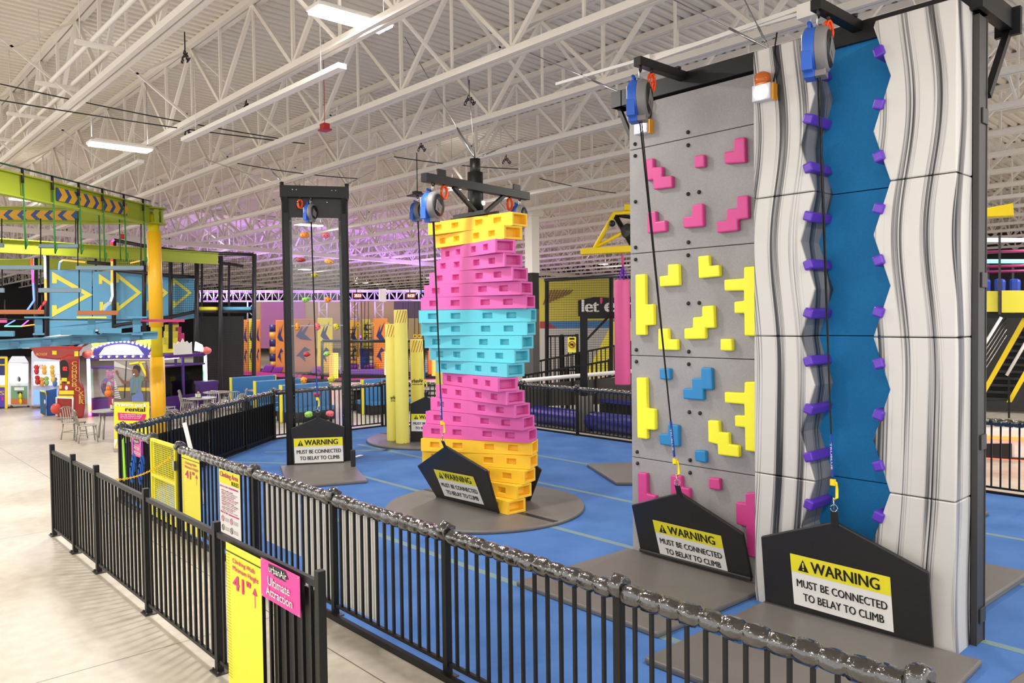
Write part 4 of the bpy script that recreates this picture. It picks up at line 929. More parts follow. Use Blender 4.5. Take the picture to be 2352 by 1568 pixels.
B = fr.board(78, 833, 136, 850, -.04); B.text('WIN', .03, .1, .45, .8, BOX_R, t)
for i, (x, y, cc) in enumerate(((84, 852, (200, 60, 60)), (102, 853, (240, 190, 90)), (120, 852, (245, 200, 100)), (86, 876, (190, 60, 60)), (96, 880, (240, 170, 90)), (107, 878, (160, 200, 120)), (122, 871, (245, 205, 120)), (126, 880, (90, 130, 200)))):
    mb = MB(); mb.ball(fr.p(x, y, -.07), .14, 10, (1, .6, .9)); mb.ball(fr.p(x, y, -.07)+V((0, 0, .15)), .09, 10); mb.build('plush_toy', C_('toy_%d' % i, cc, .8), t)
R_(fr, t, 'shelf', WHTS, 78, 858, 136, 860, .06, -.08)
# blue cabinet
fr = Fr(112, 30.9); t = thing('air_game', 'low blue arcade cabinet left of the red boxing machine', 'arcade machine', fr.g(112, .5))
mb = MB(); fr.poly(mb, [(104, 897), (130, 892), (130, 957), (107, 957), (107, 905)], .9); mb.build('cabinet', C_('cabinet_blue', (24, 84, 160), .35), t, bevel=.02)
mb = MB(); fr.poly(mb, [(91, 897), (104, 897), (106, 906), (106, 956), (93, 949)], .08, -.05); mb.build('front_panel', C_('art_teal', (60, 110, 150), .4), t)
mb = MB(); fr.line(mb, [(92, 897), (104, 899), (107, 907)], .03, -.08); mb.build('trim_edge', YPLA, t); mb = MB(); fr.line(mb, [(93, 949), (107, 957)], .02, -.08); mb.build('trim_edge', YPLA, t)
mb = MB(); mb.ball(fr.p(103, 922, -.06), .08, 10, (1, .3, 1)); mb.build('emblem', WHTS, t)
# red boxing machine
fr = Fr(160, 29.4); zz_ = lambda L_: [(x/7.838, 760+y/7.838) for x, y in L_]
t = thing('boxing_machine', 'red boxing machine lettered COMBO BOXER with long overhanging hood', 'arcade machine', fr.g(165, .6))
mb = MB(); fr.poly(mb, zz_([(1030, 1180), (1060, 1040), (1085, 850), (1065, 560), (1100, 480), (1240, 420), (1432, 440), (1432, 880), (1460, 950), (1512, 1020), (1532, 1350), (1505, 1575), (1010, 1575)]), 1.0); mb.build('body', BOX_R, t, bevel=.05)
mb = MB(); fr.poly(mb, zz_([(465, 268), (1505, 290), (1432, 372), (1432, 470), (1210, 500), (1040, 520), (700, 490), (630, 440), (580, 345)]), .9, .05); mb.build('hood', BOX_R, t, bevel=.05)
mb = MB(); fr.poly(mb, zz_([(1075, 560), (1110, 525), (1170, 520), (1225, 580), (1240, 750), (1210, 880), (1160, 940), (1110, 880), (1085, 750)]), .05, -.03); mb.build('display_panel', BLKM, t)
B = fr.board(1130/7.838, 760+640/7.838, 1210/7.838, 760+710/7.838, -.05); B.text('02', 0, 0, 1, 1, ER, t)
for x0, y0, x1, y1 in ((940, 355, 1020, 425), (1338, 362, 1410, 455), (1110, 840, 1205, 905), (1068, 885, 1108, 945), (1205, 905, 1255, 950), (1070, 975, 1112, 1035), (1065, 1070, 1330, 1140), (1035, 1160, 1320, 1205)):
    R_(fr, t, 'yellow_sticker', YSIGN, x0/7.838, 760+y0/7.838, x1/7.838, 760+y1/7.838, .02, -.035)
mb = MB(); mb.ball(fr.p(1195/7.838, 760+1020/7.838, -.03), .1, 10, (1, .3, .7)); mb.build('start_button', EW, t)
for i, ch in enumerate('COMBOBOXER'):
    f = i/9; x = 1335+(130 if f > .55 else 0)*min(1, max(0, (f-.55)/.25))-(0 if f < .7 else 0); y = 545+f*690
    B = fr.board((x-45)/7.838, 760+y/7.838, (x+50)/7.838, 760+(y+72)/7.838, -.04); B.text(ch, 0, 0, 1, 1, GOLD, t)
B = fr.board(640/7.838, 760+375/7.838, 845/7.838, 760+440/7.838, .0); B.text('BOXER', 0, 0, 1, .7, GOLD, t, 'lettering', .1)
mb = MB(); fr.line(mb, [(1020/7.838, 955), (1018/7.838, 913), (1310/7.838, 914), (1308/7.838, 955)], .04, -.06); mb.build('white_rail', WHTS, t)
mb = MB(); mb.ball(fr.p(1010/7.838, 760+1385/7.838, -.25), .16, 12, (1, 1, 1.1)); tag(mb.build('punch_ball', C_('ball_red', (205, 70, 60), .4)), 'round red punch ball sticking out at the foot of the boxing machine', 'punch ball')
mb = MB(); fr.poly(mb, [(77, 963), (100, 958), (175, 957), (160, 967)], .02); tag(mb.build('floor_plate', ALU), 'tread plate strip on the floor before the boxing machine', 'plate')
# striped red and white canopy behind
fr = Fr(190, 36); t = thing('striped_canopy', 'red and white striped canopy over the back of the arcade', 'canopy', fr.g(190))
mb = MB(); fr.poly(mb, [(140, 815), (200, 783), (335, 778), (335, 800), (240, 800), (175, 820)], .3); mb.build('canopy_cloth', WHTS, t)
for i in range(6):
    x = 150+32*i; mb = MB(); fr.poly(mb, [(x, 803-3*i), (x+14, 797-3*i), (x+38, 781), (x+22, 781)], .02, -.03); mb.build('red_stripe', BOX_R, t)

# purple prize machine on a corner
A, Bc, Cc = V((-28.95, 7.1, 0)), V((-27.25, 8.7, 0)), V((-28.3, 10.75, 0)); Dc = A+(Cc-Bc)
t = thing('prize_machine', 'big purple glass prize machine with bulb marquee and rainbow lit posts', 'arcade machine', (A+Bc+Cc+Dc)/4)
mb = MB()
for p, q in ((A, Bc), (Bc, Cc), (Cc, Dc), (Dc, A)):
    mb.bar(p+V((0, 0, .3)), q+V((0, 0, .3)), .08, .58); mb.bar(p+V((0, 0, 1.95)), q+V((0, 0, 1.95)), .08, .1); mb.bar(p+V((0, 0, 1.62)), q+V((0, 0, 1.62)), .06, .06); m_ = (p+q)/2; mb.bar(m_+V((0, 0, .3)), m_+V((0, 0, 1.95)), .08, .08)
mb.prism([A+V((0, 0, 1.97)), Bc+V((0, 0, 1.97)), Cc+V((0, 0, 1.97)), Dc+V((0, 0, 1.97))], (0, 0, .05)); mb.build('cabinet_frame', PURP, t, bevel=.01)
mb = MB(); mb.prism([A+V((0, 0, .58)), Bc+V((0, 0, .58)), Cc+V((0, 0, .58)), Dc+V((0, 0, .58))], (0, 0, .03)); mb.build('prize_floor', NAVY, t)
mb = MB(); mb.bar(A.lerp(Dc, .3)+V((0, 0, 1.88)), Bc.lerp(Cc, .3)+V((0, 0, 1.88)), .9, .03); mb.build('inside_light', emis('machine_light', (225, 225, 255), 4.), t)
for p, q in ((A, Bc), (Bc, Cc)):
    mb = MB(); mb.bar(p+V((0, 0, 1.1)), q+V((0, 0, 1.1)), .015, 1.0); mb.build('glass_pane', GLASS, t)
def rainbow():
    m = bpy.data.materials.new('rainbow_led'); m.use_nodes = True; nt = m.node_tree; b = nt.nodes['Principled BSDF']; N = nt.nodes.new; L = nt.links.new
    tc = N('ShaderNodeTexCoord'); sp = N('ShaderNodeSeparateXYZ'); L(tc.outputs['Object'], sp.inputs[0]); mr = N('ShaderNodeMapRange'); mr.inputs[2].default_value = 1.95; L(sp.outputs[2], mr.inputs[0])
    cr = N('ShaderNodeValToRGB'); L(mr.outputs[0], cr.inputs[0]); e = cr.color_ramp.elements; e[0].color = lin((255, 70, 180))+(1,); e[1].color = lin((90, 130, 255))+(1,)
    for p, c in ((.15, (255, 150, 60)), (.4, (225, 255, 240)), (.65, (110, 255, 170)), (.8, (235, 250, 255))): k = e.new(p); k.color = lin(c)+(1,)
    L(cr.outputs[0], b.inputs['Emission Color']); b.inputs['Emission Strength'].default_value = 3.; return m
RB = rainbow()
for p in (A, Bc, Cc):
    mb = MB(); mb.tube([p*1.0+V((.03, -.06, .02)), p+V((.03, -.06, 1.93))], .055, 10); mb.build('rainbow_post', RB, t)
    mb = MB(); mb.ball(p+V((.0, -.03, 2.08)), .2, 14, (1.2, 1.0, .7)); mb.build('corner_horn', C_('horn_pink', (235, 120, 110), .3, vary=.4, vscale=5), t)
d = (Bc-A); L_ = d.length; d = d/L_; nn = V((d.y, -d.x, 0)); c = (A+Bc)/2+nn*.1+V((0, 0, 2.0)); K = 14
arc = [c+d*(L_*(.42)*(i/K*2-1))+V((0, 0, .16+.34*cos((i/K*2-1)*1.25))) for i in range(K+1)]
mb = MB(); mb.prism([c-d*L_*.42, c+d*L_*.42]+arc[::-1], -nn*.12); mb.build('marquee', C_('marquee_blue', (60, 50, 150), .4), t)
mb = MB(); mb.prism([c-d*L_*.33+V((0, 0, .06)), c+d*L_*.33+V((0, 0, .06))]+[c+(p-c)*.82 for p in arc[2:-2][::-1]], nn*.03); mb.build('marquee_face', emis('marquee_light', (235, 240, 255), 3.), t)
mb = MB()
for p in arc+[c+d*L_*.42*(i/7*2-1) for i in range(8)]: mb.ball(p+nn*.04, .035, 8)
mb.build('bulb_row', emis('bulb', (255, 255, 250), 8.), t)
for s in (-.33, .33):
    mb = MB()
    for k in range(5):
        q = c+d*L_*(s+(k-2)*.055)-nn*.12; h = (.35, .42, .55, .42, .35)[k]; mb.lathe([(.045, 0), (.045, h-.1), (.075, h-.04), (.05, h+.05), (0, h+.12)], q+V((0, 0, .1)), 'Z', 10)
    mb.build('dome_crest', EY, t)
q = (Bc+Cc)/2+V((0, 0, 2.0)); e = (Cc-Bc).normalized()
mb = MB(); mb.prism([q-e*.42, q+e*.42, q+e*.42+V((0, 0, .42)), q+e*.3+V((0, 0, .36)), q+e*.2+V((0, 0, .46)), q+e*.1+V((0, 0, .4)), q+V((0, 0, .55)), q-e*.1+V((0, 0, .4)), q-e*.2+V((0, 0, .46)), q-e*.3+V((0, 0, .36)), q-e*.42+V((0, 0, .42))], V((e.y, -e.x, 0))*.03); mb.build('castle_crest', WHTS, t)
mb = MB(); mb.prism([q+e*.55+V((0, 0, .1)), q+e*1.0+V((0, 0, .05)), q+e*.9+V((0, 0, .3)), q+e*.6+V((0, 0, .42))], V((e.y, -e.x, 0))*.05); mb.build('lit_crest', EW, t)
B = Board(c-d*.5+nn*.0+V((0, 0, -1.75)), d*.9, V((0, 0, .4)), nn, .01); o = B.rect(0, 0, 1, 1, C_('prize_plaque', (150, 40, 90), .4), t, 'plaque'); B.text('PRIZE', .15, .5, .85, .85, CARD, o); B.text('CITY', .25, .12, .75, .45, CARD, o)
q = c-d*.62-nn*.35+V((0, 0, -1.37)); LEO = rough_cloth('plush_pink', (150, 20, 80), (250, 150, 190), 9, .9, 4, .5)
mb = MB(); mb.ball(q+V((0, 0, .38)), .17, 14, (1, .8, 1.3)); mb.ball(q+V((0, 0, .72))-d*.03, .14, 14); mb.ball(q+V((0, 0, .85))-d*.13, .055, 10); mb.ball(q+V((0, 0, .85))+d*.09, .055, 10)
mb.tube([q+V((0, 0, .5))-d*.12, q+V((0, 0, .45))-d*.26, q+V((0, 0, .3))-d*.3], [.065, .06, .05], 10); mb.tube([q+V((0, 0, .5))+d*.12, q+V((0, 0, .42))+d*.28, q+V((0, 0, .36))+d*.38], [.065, .06, .05], 10)
mb.tube([q+V((0, 0, .26))-d*.09, q+V((0, 0, .1))-d*.12, q-d*.12+V((0, 0, .02))], [.075, .07, .06], 10); mb.tube([q+V((0, 0, .26))+d*.1, q+V((0, 0, .12))+d*.18, q+d*.24+V((0, 0, .02))], [.075, .07, .06], 10)
o = tag(mb.build('plush_toy', LEO), 'pink spotted plush toy standing inside the purple prize machine', 'plush toy')
mb = MB(); mb.ball(q+V((0, 0, .4))+nn*.08, .11, 12, (1, .8, 1.2)); mb.build('belly_patch', WHTS, o)
mb = MB(); mb.ball(q+d*.05+V((0, 0, .13))+nn*.18, .15, 12); mb.ball(q+d*.05+V((0, 0, .3))+nn*.2, .1, 12); tag(mb.build('plush_toy', C_('plush_orange', (235, 130, 50), .9)), 'small orange plush toy at the feet of the pink spotted one', 'plush toy')
mb = MB(); mb.ball(q-d*.3+V((0, 0, .3))-nn*.3, .3, 12, (.7, .7, 1.1)); tag(mb.build('plush_toy', C_('plush_blue', (40, 60, 180), .9)), 'blue plush toy slumped behind the pink spotted one', 'plush toy')
for i, (f, h, r) in enumerate(((.25, .95, .2), (.45, .85, .2), (.62, .95, .13), (.35, .7, .18), (.5, .68, .16))):
    mb = MB(); p_ = Bc.lerp(Cc, f)+V((-.3, 0, h-.0)); mb.ball(p_, r, 14); tag(mb.build('prize_ball', C_('ball_chrome', (210, 170, 190), .15, metal=.8)), 'shiny prize ball heaped in the right half of the purple prize machine', 'ball', 'prize balls in the purple machine')
mb = MB(); e_ = (Cc-Bc).normalized(); q = Bc.lerp(Cc, .72)+V((e_.y, -e_.x, 0))*.55-V((.2, -.1, 0)); mb.box(q+V((.2, -.1, .5)), (.5, .6, .95)); mb.box(q+V((.2, -.1, 1.0)), (.56, .66, .1)); tag(mb.build('change_counter', PURP), 'purple counter with white top at the right of the prize machine', 'counter')

# standee
fr = Fr(303, 21.2); t = thing('banner_stand', 'upright roll-up banner reading Private park rental with picture of a smiling person', 'banner', fr.g(303))
R_(fr, t, 'picture_print', C_('print_grey', (150, 142, 138), .5), 262, 826, 343, 922, .02); R_(fr, t, 'yellow_print', YSIGN, 262, 922, 343, 1030, .02); R_(fr, t, 'base_bar', ALU, 261, 1029, 347, 1037, .2, -.1); R_(fr, t, 'top_bar', ALU, 261, 824, 344, 827, .04, -.02)
S = lambda x, y: ((x-170)/620, 1-(y-520)/745)
B = fr.board(262, 826, 343, 922, -.004)
def PP(pts, m, nm='picture_print', k=2): return B.poly([S(*p) for p in pts], m, t, nm, k)
PP([(170, 1000), (790, 900), (790, 1265), (170, 1265)], C_('print_shade', (96, 88, 82), .5)); PP([(170, 540), (520, 700), (170, 640)], C_('print_light', (190, 184, 180), .5))
PP([(430, 575), (590, 540), (780, 545), (620, 575), (435, 600)], YPLA, k=3); PP([(590, 545), (640, 540), (760, 800), (720, 810)], YPLA, k=3); PP([(240, 1010), (790, 1010), (790, 1070), (240, 1075)], C_('print_mustard', (200, 170, 40), .5), k=3)
PP([(375, 530), (390, 530), (360, 1200), (340, 1200)], BLKM, k=4); PP([(728, 530), (738, 530), (735, 1265), (725, 1265)], BLKM, k=4)
SKIN = C_('print_skin', (112, 70, 50), .5); SH = C_('print_sage', (92, 120, 108), .5); DEN = C_('print_denim', (96, 112, 160), .5)
PP([(190, 720), (225, 700), (255, 770), (250, 800), (345, 900), (450, 890), (450, 930), (330, 945), (240, 810)], SKIN, k=5); PP([(690, 820), (780, 840), (790, 900), (690, 880)], SKIN, k=5); PP([(725, 600), (755, 600), (780, 760), (775, 850), (745, 840)], SKIN, k=5)
PP([(440, 860), (520, 810), (590, 790), (690, 800), (695, 880), (660, 890), (640, 1030), (660, 1110), (470, 1110), (480, 920), (440, 930)], SH, k=6)
PP([(450, 920), (490, 830), (510, 840), (490, 1000), (450, 1180)], DEN, k=7); PP([(555, 850), (595, 840), (590, 1100), (560, 1110)], DEN, k=7); PP([(480, 1160), (560, 1110), (600, 1030), (680, 1130), (690, 1265), (480, 1265)], DEN, k=7)
PP([(540, 780), (600, 760), (600, 810), (540, 830)], SKIN, k=7); PP([(485, 700), (500, 670), (600, 660), (600, 750), (560, 800), (520, 800), (490, 760)], SKIN, k=8)
PP([(500, 670), (510, 620), (560, 600), (620, 620), (635, 680), (600, 760), (595, 710), (560, 670)], INK, 'picture_print', 9); PP([(497, 762), (535, 758), (520, 785), (502, 782)], WHTS, k=9)
for i in range(12): PP([(178, 830+i*32), (178+i*10, 830+i*32+14), (178+i*10, 842+i*32+14), (178, 842+i*32)], WHTS, k=5)
B2 = fr.board(262, 922, 343, 1030, -.004)
B2.text('Private park', .04, .875, .93, .985, WHTS, t); B2.text('rental', .31, .80, .88, .895, INK, t); B2.poly([(.1, .77), (.91, .745), (.86, .60), (.12, .61)], MAG, t, 'pink_ribbon', 1)
for i, s in enumerate(('The only thing better than an', 'Urban Air adventure is having', 'the whole park to yourself')): B2.text(s, .17, .715-.036*i, .80-.03*i, .743-.036*i, WHTS, t)
B2.text('let\'', .1, .24, .24, .30, INK, t); B2.rect(0, 0, 1, .2, WHTS, t, 'striped_foot', 1)
for i in range(7): B2.poly([(.0+.14*i, 0), (.04+.14*i, 0), (.14+.14*i, .19), (.10+.14*i, .19)], MAG if i % 2 else YPLA, t, 'striped_foot', 2)

# tables, chairs, napkin boxes
def chair_proto():
    t = thing('cafe_chair', 'x', 'chair', (0, 0, 0))
    mb = MB(); mb.box((0, 0, .44), (.42, .42, .03)); mb.build('seat', ALU, t, True, .012)
    for x, y in ((-.18, -.18), (.18, -.18), (-.18, .18), (.18, .18)):
        mb = MB(); mb.tube([(x, y, .43), (x*1.22, y*1.25, 0)], [.02, .014], 8); mb.build('leg', ALU, t, True)
    mb = MB()
    for z in (.2,): mb.tube([(-.2, -.2, z), (.2, -.2, z), (.2, .2, z), (-.2, .2, z)], .009, 6, True)
    mb.build('stretcher', ALU, t, True)
    mb = MB(); mb.tube([(-.19, .19, .44), (-.2, .25, .7), (-.17, .27, .82), (-.08, .28, .855), (.08, .28, .855), (.17, .27, .82), (.2, .25, .7), (.19, .19, .44)], .017, 8)
    for x in (-.11, -.037, .037, .11): mb.bar((x, .205, .46), (x, .275, .84), .025, .008)
    mb.build('backrest', ALU, t, True); return t
proto = chair_proto(); used = [0]
def chair(x, y, a, label, group):
    if used[0] == 0: o = proto; used[0] = 1
    else: o = copy_tree(proto)
    o.location = (x, y, 0); o.rotation_euler = (0, 0, R(a)); o['label'] = label; o['group'] = group
def table(x, y, label):
    t = thing('cafe_table', label, 'table', (x, y, 0))
    mb = MB(); mb.lathe([(.44, .72), (.45, .725), (.45, .75), (.44, .755)], (0, 0, 0), 'Z', 32); mb.build('tabletop', ALU, t, True)
    for k in range(4): a = pi/4+k*pi/2; mb = MB(); mb.tube([(.24*cos(a), .24*sin(a), .72), (.31*cos(a), .31*sin(a), 0)], [.035, .022], 8); mb.build('leg', ALU, t, True)
def napkin(x, y, label):
    t = thing('napkin_box', label, 'napkin box', (x, y, .755)); mb = MB(); mb.box((0, 0, .065), (.2, .13, .13)); mb.build('box', NAPK, t, True, .01)
    mb = MB(); mb.box((.105, -.02, .07), (.006, .1, .11)); mb.box((0, -.07, .07), (.16, .006, .1)); mb.build('card', CARD, t, True); mb = MB(); mb.prism([(-.06, -.02, .13), (.06, -.02, .13), (.03, -.02, .18), (-.03, -.02, .19)], (0, .04, 0)); mb.build('napkins', C_('napkin_tan', (215, 175, 130), .8), t, True)
tx, ty = -23.1, 6.1
table(tx, ty, 'round metal cafe table before the boxing machine, nearest the banner'); napkin(tx-.1, ty+.15, 'napkin box on the cafe table before the boxing machine')
g1 = 'cafe chairs before the boxing machine'
chair(-23.6, 5.35, 120, 'metal cafe chair at the left of the table before the boxing machine, leftmost', g1); chair(-22.75, 5.45, 175, 'metal cafe chair with its back to the camera at the table before the boxing machine', g1)
chair(-22.45, 6.65, -60, 'metal cafe chair at the right of the table before the boxing machine, beside the banner', g1); chair(-23.7, 6.8, 25, 'metal cafe chair on the far side of the table before the boxing machine', g1)
g2 = 'cafe chairs by the yellow steel column'
table(-24.6, 9.15, 'round metal cafe table right of the yellow column, nearer of two'); napkin(-24.7, 9.1, 'napkin box on the nearer cafe table right of the yellow column')
table(-26.3, 10.3, 'round metal cafe table before the blue booths, farther of two')
for x, y, a, lab in ((-24.6, 8.2, 170, 'metal cafe chair left of the nearer table by the yellow column, closest to the column'), (-25.6, 8.4, 130, 'metal cafe chair at the nearer table, behind the one closest to the column'), (-23.8, 8.6, 200, 'metal cafe chair seen from behind, in front of the nearer table by the column'),
        (-25.4, 9.7, 40, 'metal cafe chair on the far side of the nearer table by the column'), (-23.9, 9.9, -60, 'metal cafe chair at the right of the nearer table by the column'), (-25.6, 10.75, -30, 'metal cafe chair right of the farther table, turned towards the booths'), (-26.6, 9.45, 150, 'metal cafe chair left of the farther cafe table'), (-27.2, 10.4, 70, 'metal cafe chair behind the farther cafe table'), (-24.95, 10.2, -80, 'metal cafe chair beside the end of the first blue booth')):
    chair(x, y, a, lab, g2)
# booths
def booth(x, y, l, label):
    t = thing('booth_bench', label, 'booth', (x, y, 0))
    mb = MB(); mb.box((0, l/2, .58), (.16, l, 1.14)); mb.build('backrest', BLUEV, t, True, .03)
    for s in (-1, 1):
        mb = MB(); mb.box((s*.3, l/2, .38), (.44, l-.06, .14)); mb.build('seat', BLUEV, t, True, .03); mb = MB(); mb.box((s*.28, l/2, .16), (.36, l-.1, .3)); mb.build('plinth', BLKM, t, True)
    mb = MB(); mb.box((0, -.02, .58), (.17, .04, 1.15)); mb.build('end_panel', YPAN, t, True, .01)
    mb = MB(); mb.box((0, l+.02, .58), (.17, .04, 1.15)); mb.build('end_panel', YPAN, t, True, .01)
for i, (x, y) in enumerate(((-27.0, 11.1), (-24.7, 10.95), (-22.5, 10.8), (-22.4, 13.6))):
    booth(x, y, 1.6, ['blue booth bench with yellow end, farthest left of the row', 'blue booth bench with yellow end, second of the row', 'blue booth bench with yellow end, third of the row, nearest the fence', 'blue booth bench with yellow end seen through the framed tower'][i])
for i, (x, y) in enumerate(((-25.85, 11.8), (-23.6, 11.7), (-23.6, 14.4))):
    t = thing('booth_table', ['booth table between the first and second blue booths', 'booth table between the second and third blue booths', 'booth table seen through the framed tower'][i], 'table', (x, y, 0)); mb = MB(); mb.box((0, 0, .74), (.66, 1.2, .035)); mb.build('tabletop', ALU, t, True, .01); mb = MB(); mb.box((0, 0, .36), (.08, .08, .72)); mb.box((0, 0, .02), (.4, .5, .03)); mb.build('pedestal', BLKM, t, True)

# ---------------------------------------------------------------- ropes course at left
pc = thing('steel_column', 'tall yellow column carrying the green beams of the ropes course', 'column', (-21.75, 6.95, 0)); x, y = -21.75, 6.95
mb = MB(); mb.lathe([(.15, 0), (.15, 2.2), (.175, 2.2), (.175, 0.0)], (x, y, 0), 'Z', 24, False); mb.lathe([(.185, .05), (.185, 2.1)], (x, y, 0), 'Z', 24); mb.build('lower_sleeve', mat('column_sleeve', (248, 188, 30), .4), pc)
mb = MB(); mb.lathe([(.14, 2.1), (.14, 5.95)], (x, y, 0), 'Z', 24); mb.build('shaft', mat('column_yellow', (228, 205, 30), .45), pc)
mb = MB(); mb.lathe([(.175, 3.0), (.175, 5.5)], (x, y, 0), 'Z', 24); mb.build('upper_sleeve', MATS['column_sleeve'], pc)
mb = MB()
for z in (5.7, 6.1): mb.lathe([(.32, z), (.32, z+.03)], (x, y, 0), 'Z', 24)
for k in range(6): a = k*pi/3; mb.box((x+.22*cos(a), y+.22*sin(a), 5.9), (.03, .12, .36), a)
mb.build('head_plate', GREENB, pc)
def beam(label, a, b, w, h, m, chev=None, face=None):
    a, b = V(a), V(b); t = thing('course_beam', label, 'beam', a); d = (b-a).normalized(); n = d.cross(V((0, 0, 1))).normalized()
    if n.dot(CAM-a) < 0: n = -n
    mb = MB(); mb.bar(a, b, .04, h)
    for s in (-1, 1): mb.bar(a+V((0, 0, s*(h/2))), b+V((0, 0, s*(h/2))), w, .03)
    mb.build('steel_section', m, t)
    if chev:
        L_ = (b-a).length; f0, f1, k, dr = chev; hh = h*.62
        o = a+d*L_*f0+n*.045; B = Board(o-V((0, 0, hh/2)), d*L_*(f1-f0), V((0, 0, hh)), n, .004); q = B.rect(0, 0, 1, 1, C_('chevron_blue', (34, 66, 120), .5), t, 'chevron_board', 0)
        for i in range(k):
            x0 = i/k; w_ = .62/k; s = .38/k*dr
            B.poly([(x0+.2/k, 0), (x0+.2/k+w_, 0), (x0+.2/k+w_+s, .5), (x0+.2/k+w_, 1), (x0+.2/k, 1), (x0+.2/k+s, .5)], C_('chevron_yellow', (205, 150, 30), .6), q, 'chevron_print', 1)
    return a, b, d, n
z = 5.92
p1 = V((-21.6, 6.8, z)); e1 = onz(-60, 404, z); bm1 = beam('green beam with yellow chevrons sloping down to the yellow column from upper left, nearer', p1, e1, .2, .46, GREENB, (.18, .62, 8, -1))
p2 = V((-21.9, 6.75, z)); e2 = onz(-90, 493, z); beam('second green beam with yellow chevrons, lower and farther, left of the yellow column', p2, e2, .2, .40, GREENB, (.36, .8, 6, 1))
beam('far green beam passing behind the hanging steps', onz(-60, 560, 5.6), onz(500, 594, 5.6), .2, .42, GREENB)
beam('farthest yellow green beam behind the netted play frame', onz(-60, 607, 5.6), onz(330, 606, 5.6), .2, .4, GREENB)
a, b, d, n = bm1; L_ = (b-a).length
mb = MB(); cabz = .36; mb.tube([a+V((0, 0, cabz))+n*.05, b+V((0, 0, cabz))+n*.05], .018, 6); tag(mb.build('safety_cable', C_('cable_green', (20, 70, 50), .5)), 'dark green safety cable running above the nearer green beam', 'cable')
ROPG = C_('rope_green', (40, 110, 40), .7)
for i, (x0, y1) in enumerate(((54, 572), (122, 582), (182, 583), (236, 600), (285, 600), (329, 608))):
    # trolley slings spaced along the cable


    q0 = a+n*.08; ry = ray(x0, 480); hx = V((ry.x, ry.y)); den = d.x*hx.y-d.y*hx.x; s = ((CAM.x-q0.x)*hx.y-(CAM.y-q0.y)*hx.x)/den
    top = q0+d*s+V((0, 0, cabz)); D_ = math.hypot(top.x, top.y); bot = atd(x0+5, y1, D_)
    t = thing('safety_sling', 'green sling hanging from the cable over the nearer green beam, %s of six' % ['leftmost', 'second from left', 'third from left', 'fourth from left', 'fifth from left', 'last'][i], 'sling', top)
    mb = MB(); mb.tube([top, top.lerp(bot, .5)+V((.01, 0, 0)), bot], .018, 6); mb.tube([bot, bot+V((.08, .02, .1)), bot+V((.06, .02, .2))], .014, 5); mb.build('webbing', ROPG, t); mb = MB(); mb.tube([top, top-V((0, 0, .3))], .028, 6); mb.build('trolley', BLKM, t)
for i, (x0, y0, y1) in enumerate(((177, 473, 580), (227, 487, 600), (274, 498, 600))):
    fr = Fr(x0, 23.0); mb = MB(); fr.line(mb, [(x0, y0), (x0+3, y1)], .016); tag(mb.build('safety_sling', ROPG), ['green sling hanging from the farther green beam, left of three', 'green sling hanging from the farther green beam, middle of three', 'green sling hanging from the farther green beam, right of three'][i], 'sling')
# hanging steps
for i, (x0, y0, x1, y1, m_, lab) in enumerate(((88, 560, 179, 568, STEP, 'grey hanging step, highest on the ropes course'), (-30, 558, 8, 566, STEP, 'grey hanging step cut by the left edge, highest'), (-30, 609, 98, 618, STEP, 'long grey hanging step at the left edge, middle height'), (174, 610, 330, 619, STEP, 'longest grey hanging step, left of the yellow column'),
        (88, 661, 187, 671, STEP, 'grey hanging step crossing the first blue arrow panel'), (-30, 661, 9, 671, STEP, 'grey hanging step cut by the left edge, lower'), (-30, 711, 101, 721, STEPO, 'orange hanging step at the left edge'), (177, 713, 272, 723, STEPO, 'orange hanging step in front of the blue arrow panels'), (-30, 731, 15, 741, C_('step_pink', (225, 90, 160), .5), 'pink hanging step at the left edge'))):
    fr = Fr(150, 22.6); t = thing('hanging_step', lab, 'step', fr.g((x0+x1)/2)); R_(fr, t, 'plank', m_, x0, y0, x1, y1, .3, 0, .01)
    for x in (x0+5, x1-5):
        mb = MB(); fr.line(mb, [(x, y0), (x, 500 if y0 < 640 else y0-44)], .014, .15); mb.build('rope', BLKM, t)
# blue deck with posts
fr = Fr(180, 21.2); t = thing('course_deck', 'blue steel deck beam of the ropes course at eye height', 'deck', fr.g(180))
mb = MB(); fr.poly(mb, [(-40, 784), (362, 762), (362, 778), (-40, 806)], .12); fr.poly(mb, [(-40, 782), (362, 760), (362, 763), (-40, 786)], .3, -.1); mb.build('deck_beam', DECKB, t)
for x in (25, 98, 165, 225, 300): R_(fr, t, 'hanger_bracket', C_('bracket_blue', (60, 100, 130), .5), x, 785-.055*x, x+20, 797-.055*x, .06, -.14)
for x0, x1, y in ((-10, 33, 760), (140, 214, 757), (226, 278, 753)): R_(fr, t, 'side_beam', DECKB, x0, y, x1, y+12, .5, -.3)
for i, (xc, m_, w) in enumerate(((89, DECKB, 32), (210, YPAN, 34), (314, DECKB, 22))):
    q = thing('stepping_post', ['blue T shaped stepping post on the deck, leftmost', 'stepping post with yellow top on the deck, middle one', 'blue T shaped stepping post on the deck, beside the yellow column'][i], 'stepping post', fr.g(xc)); R_(fr, q, 'post', DECKB, xc-9, 732, xc+9, 768, .22, -.1, .01); R_(fr, q, 'top_plate', m_, xc-w, 727, xc+w, 731, .5, -.3, .01); R_(fr, q, 'base_plate', DECKB, xc-13, 765, xc+13, 769-.02*i, .36, -.2)
mb = MB(); fr.rect(mb, 318, 733, 428, 739, .1, .35); tag(mb.build('foot_bar', C_('bar_magenta', (190, 50, 110), .5)), 'magenta foot bar fixed across the yellow column', 'bar')
mb = MB(); fr.line(mb, [(-40, 733), (322, 735)], .014); tag(mb.build('deck_cable', BLKM), 'thin black cable strung along the stepping posts', 'cable')

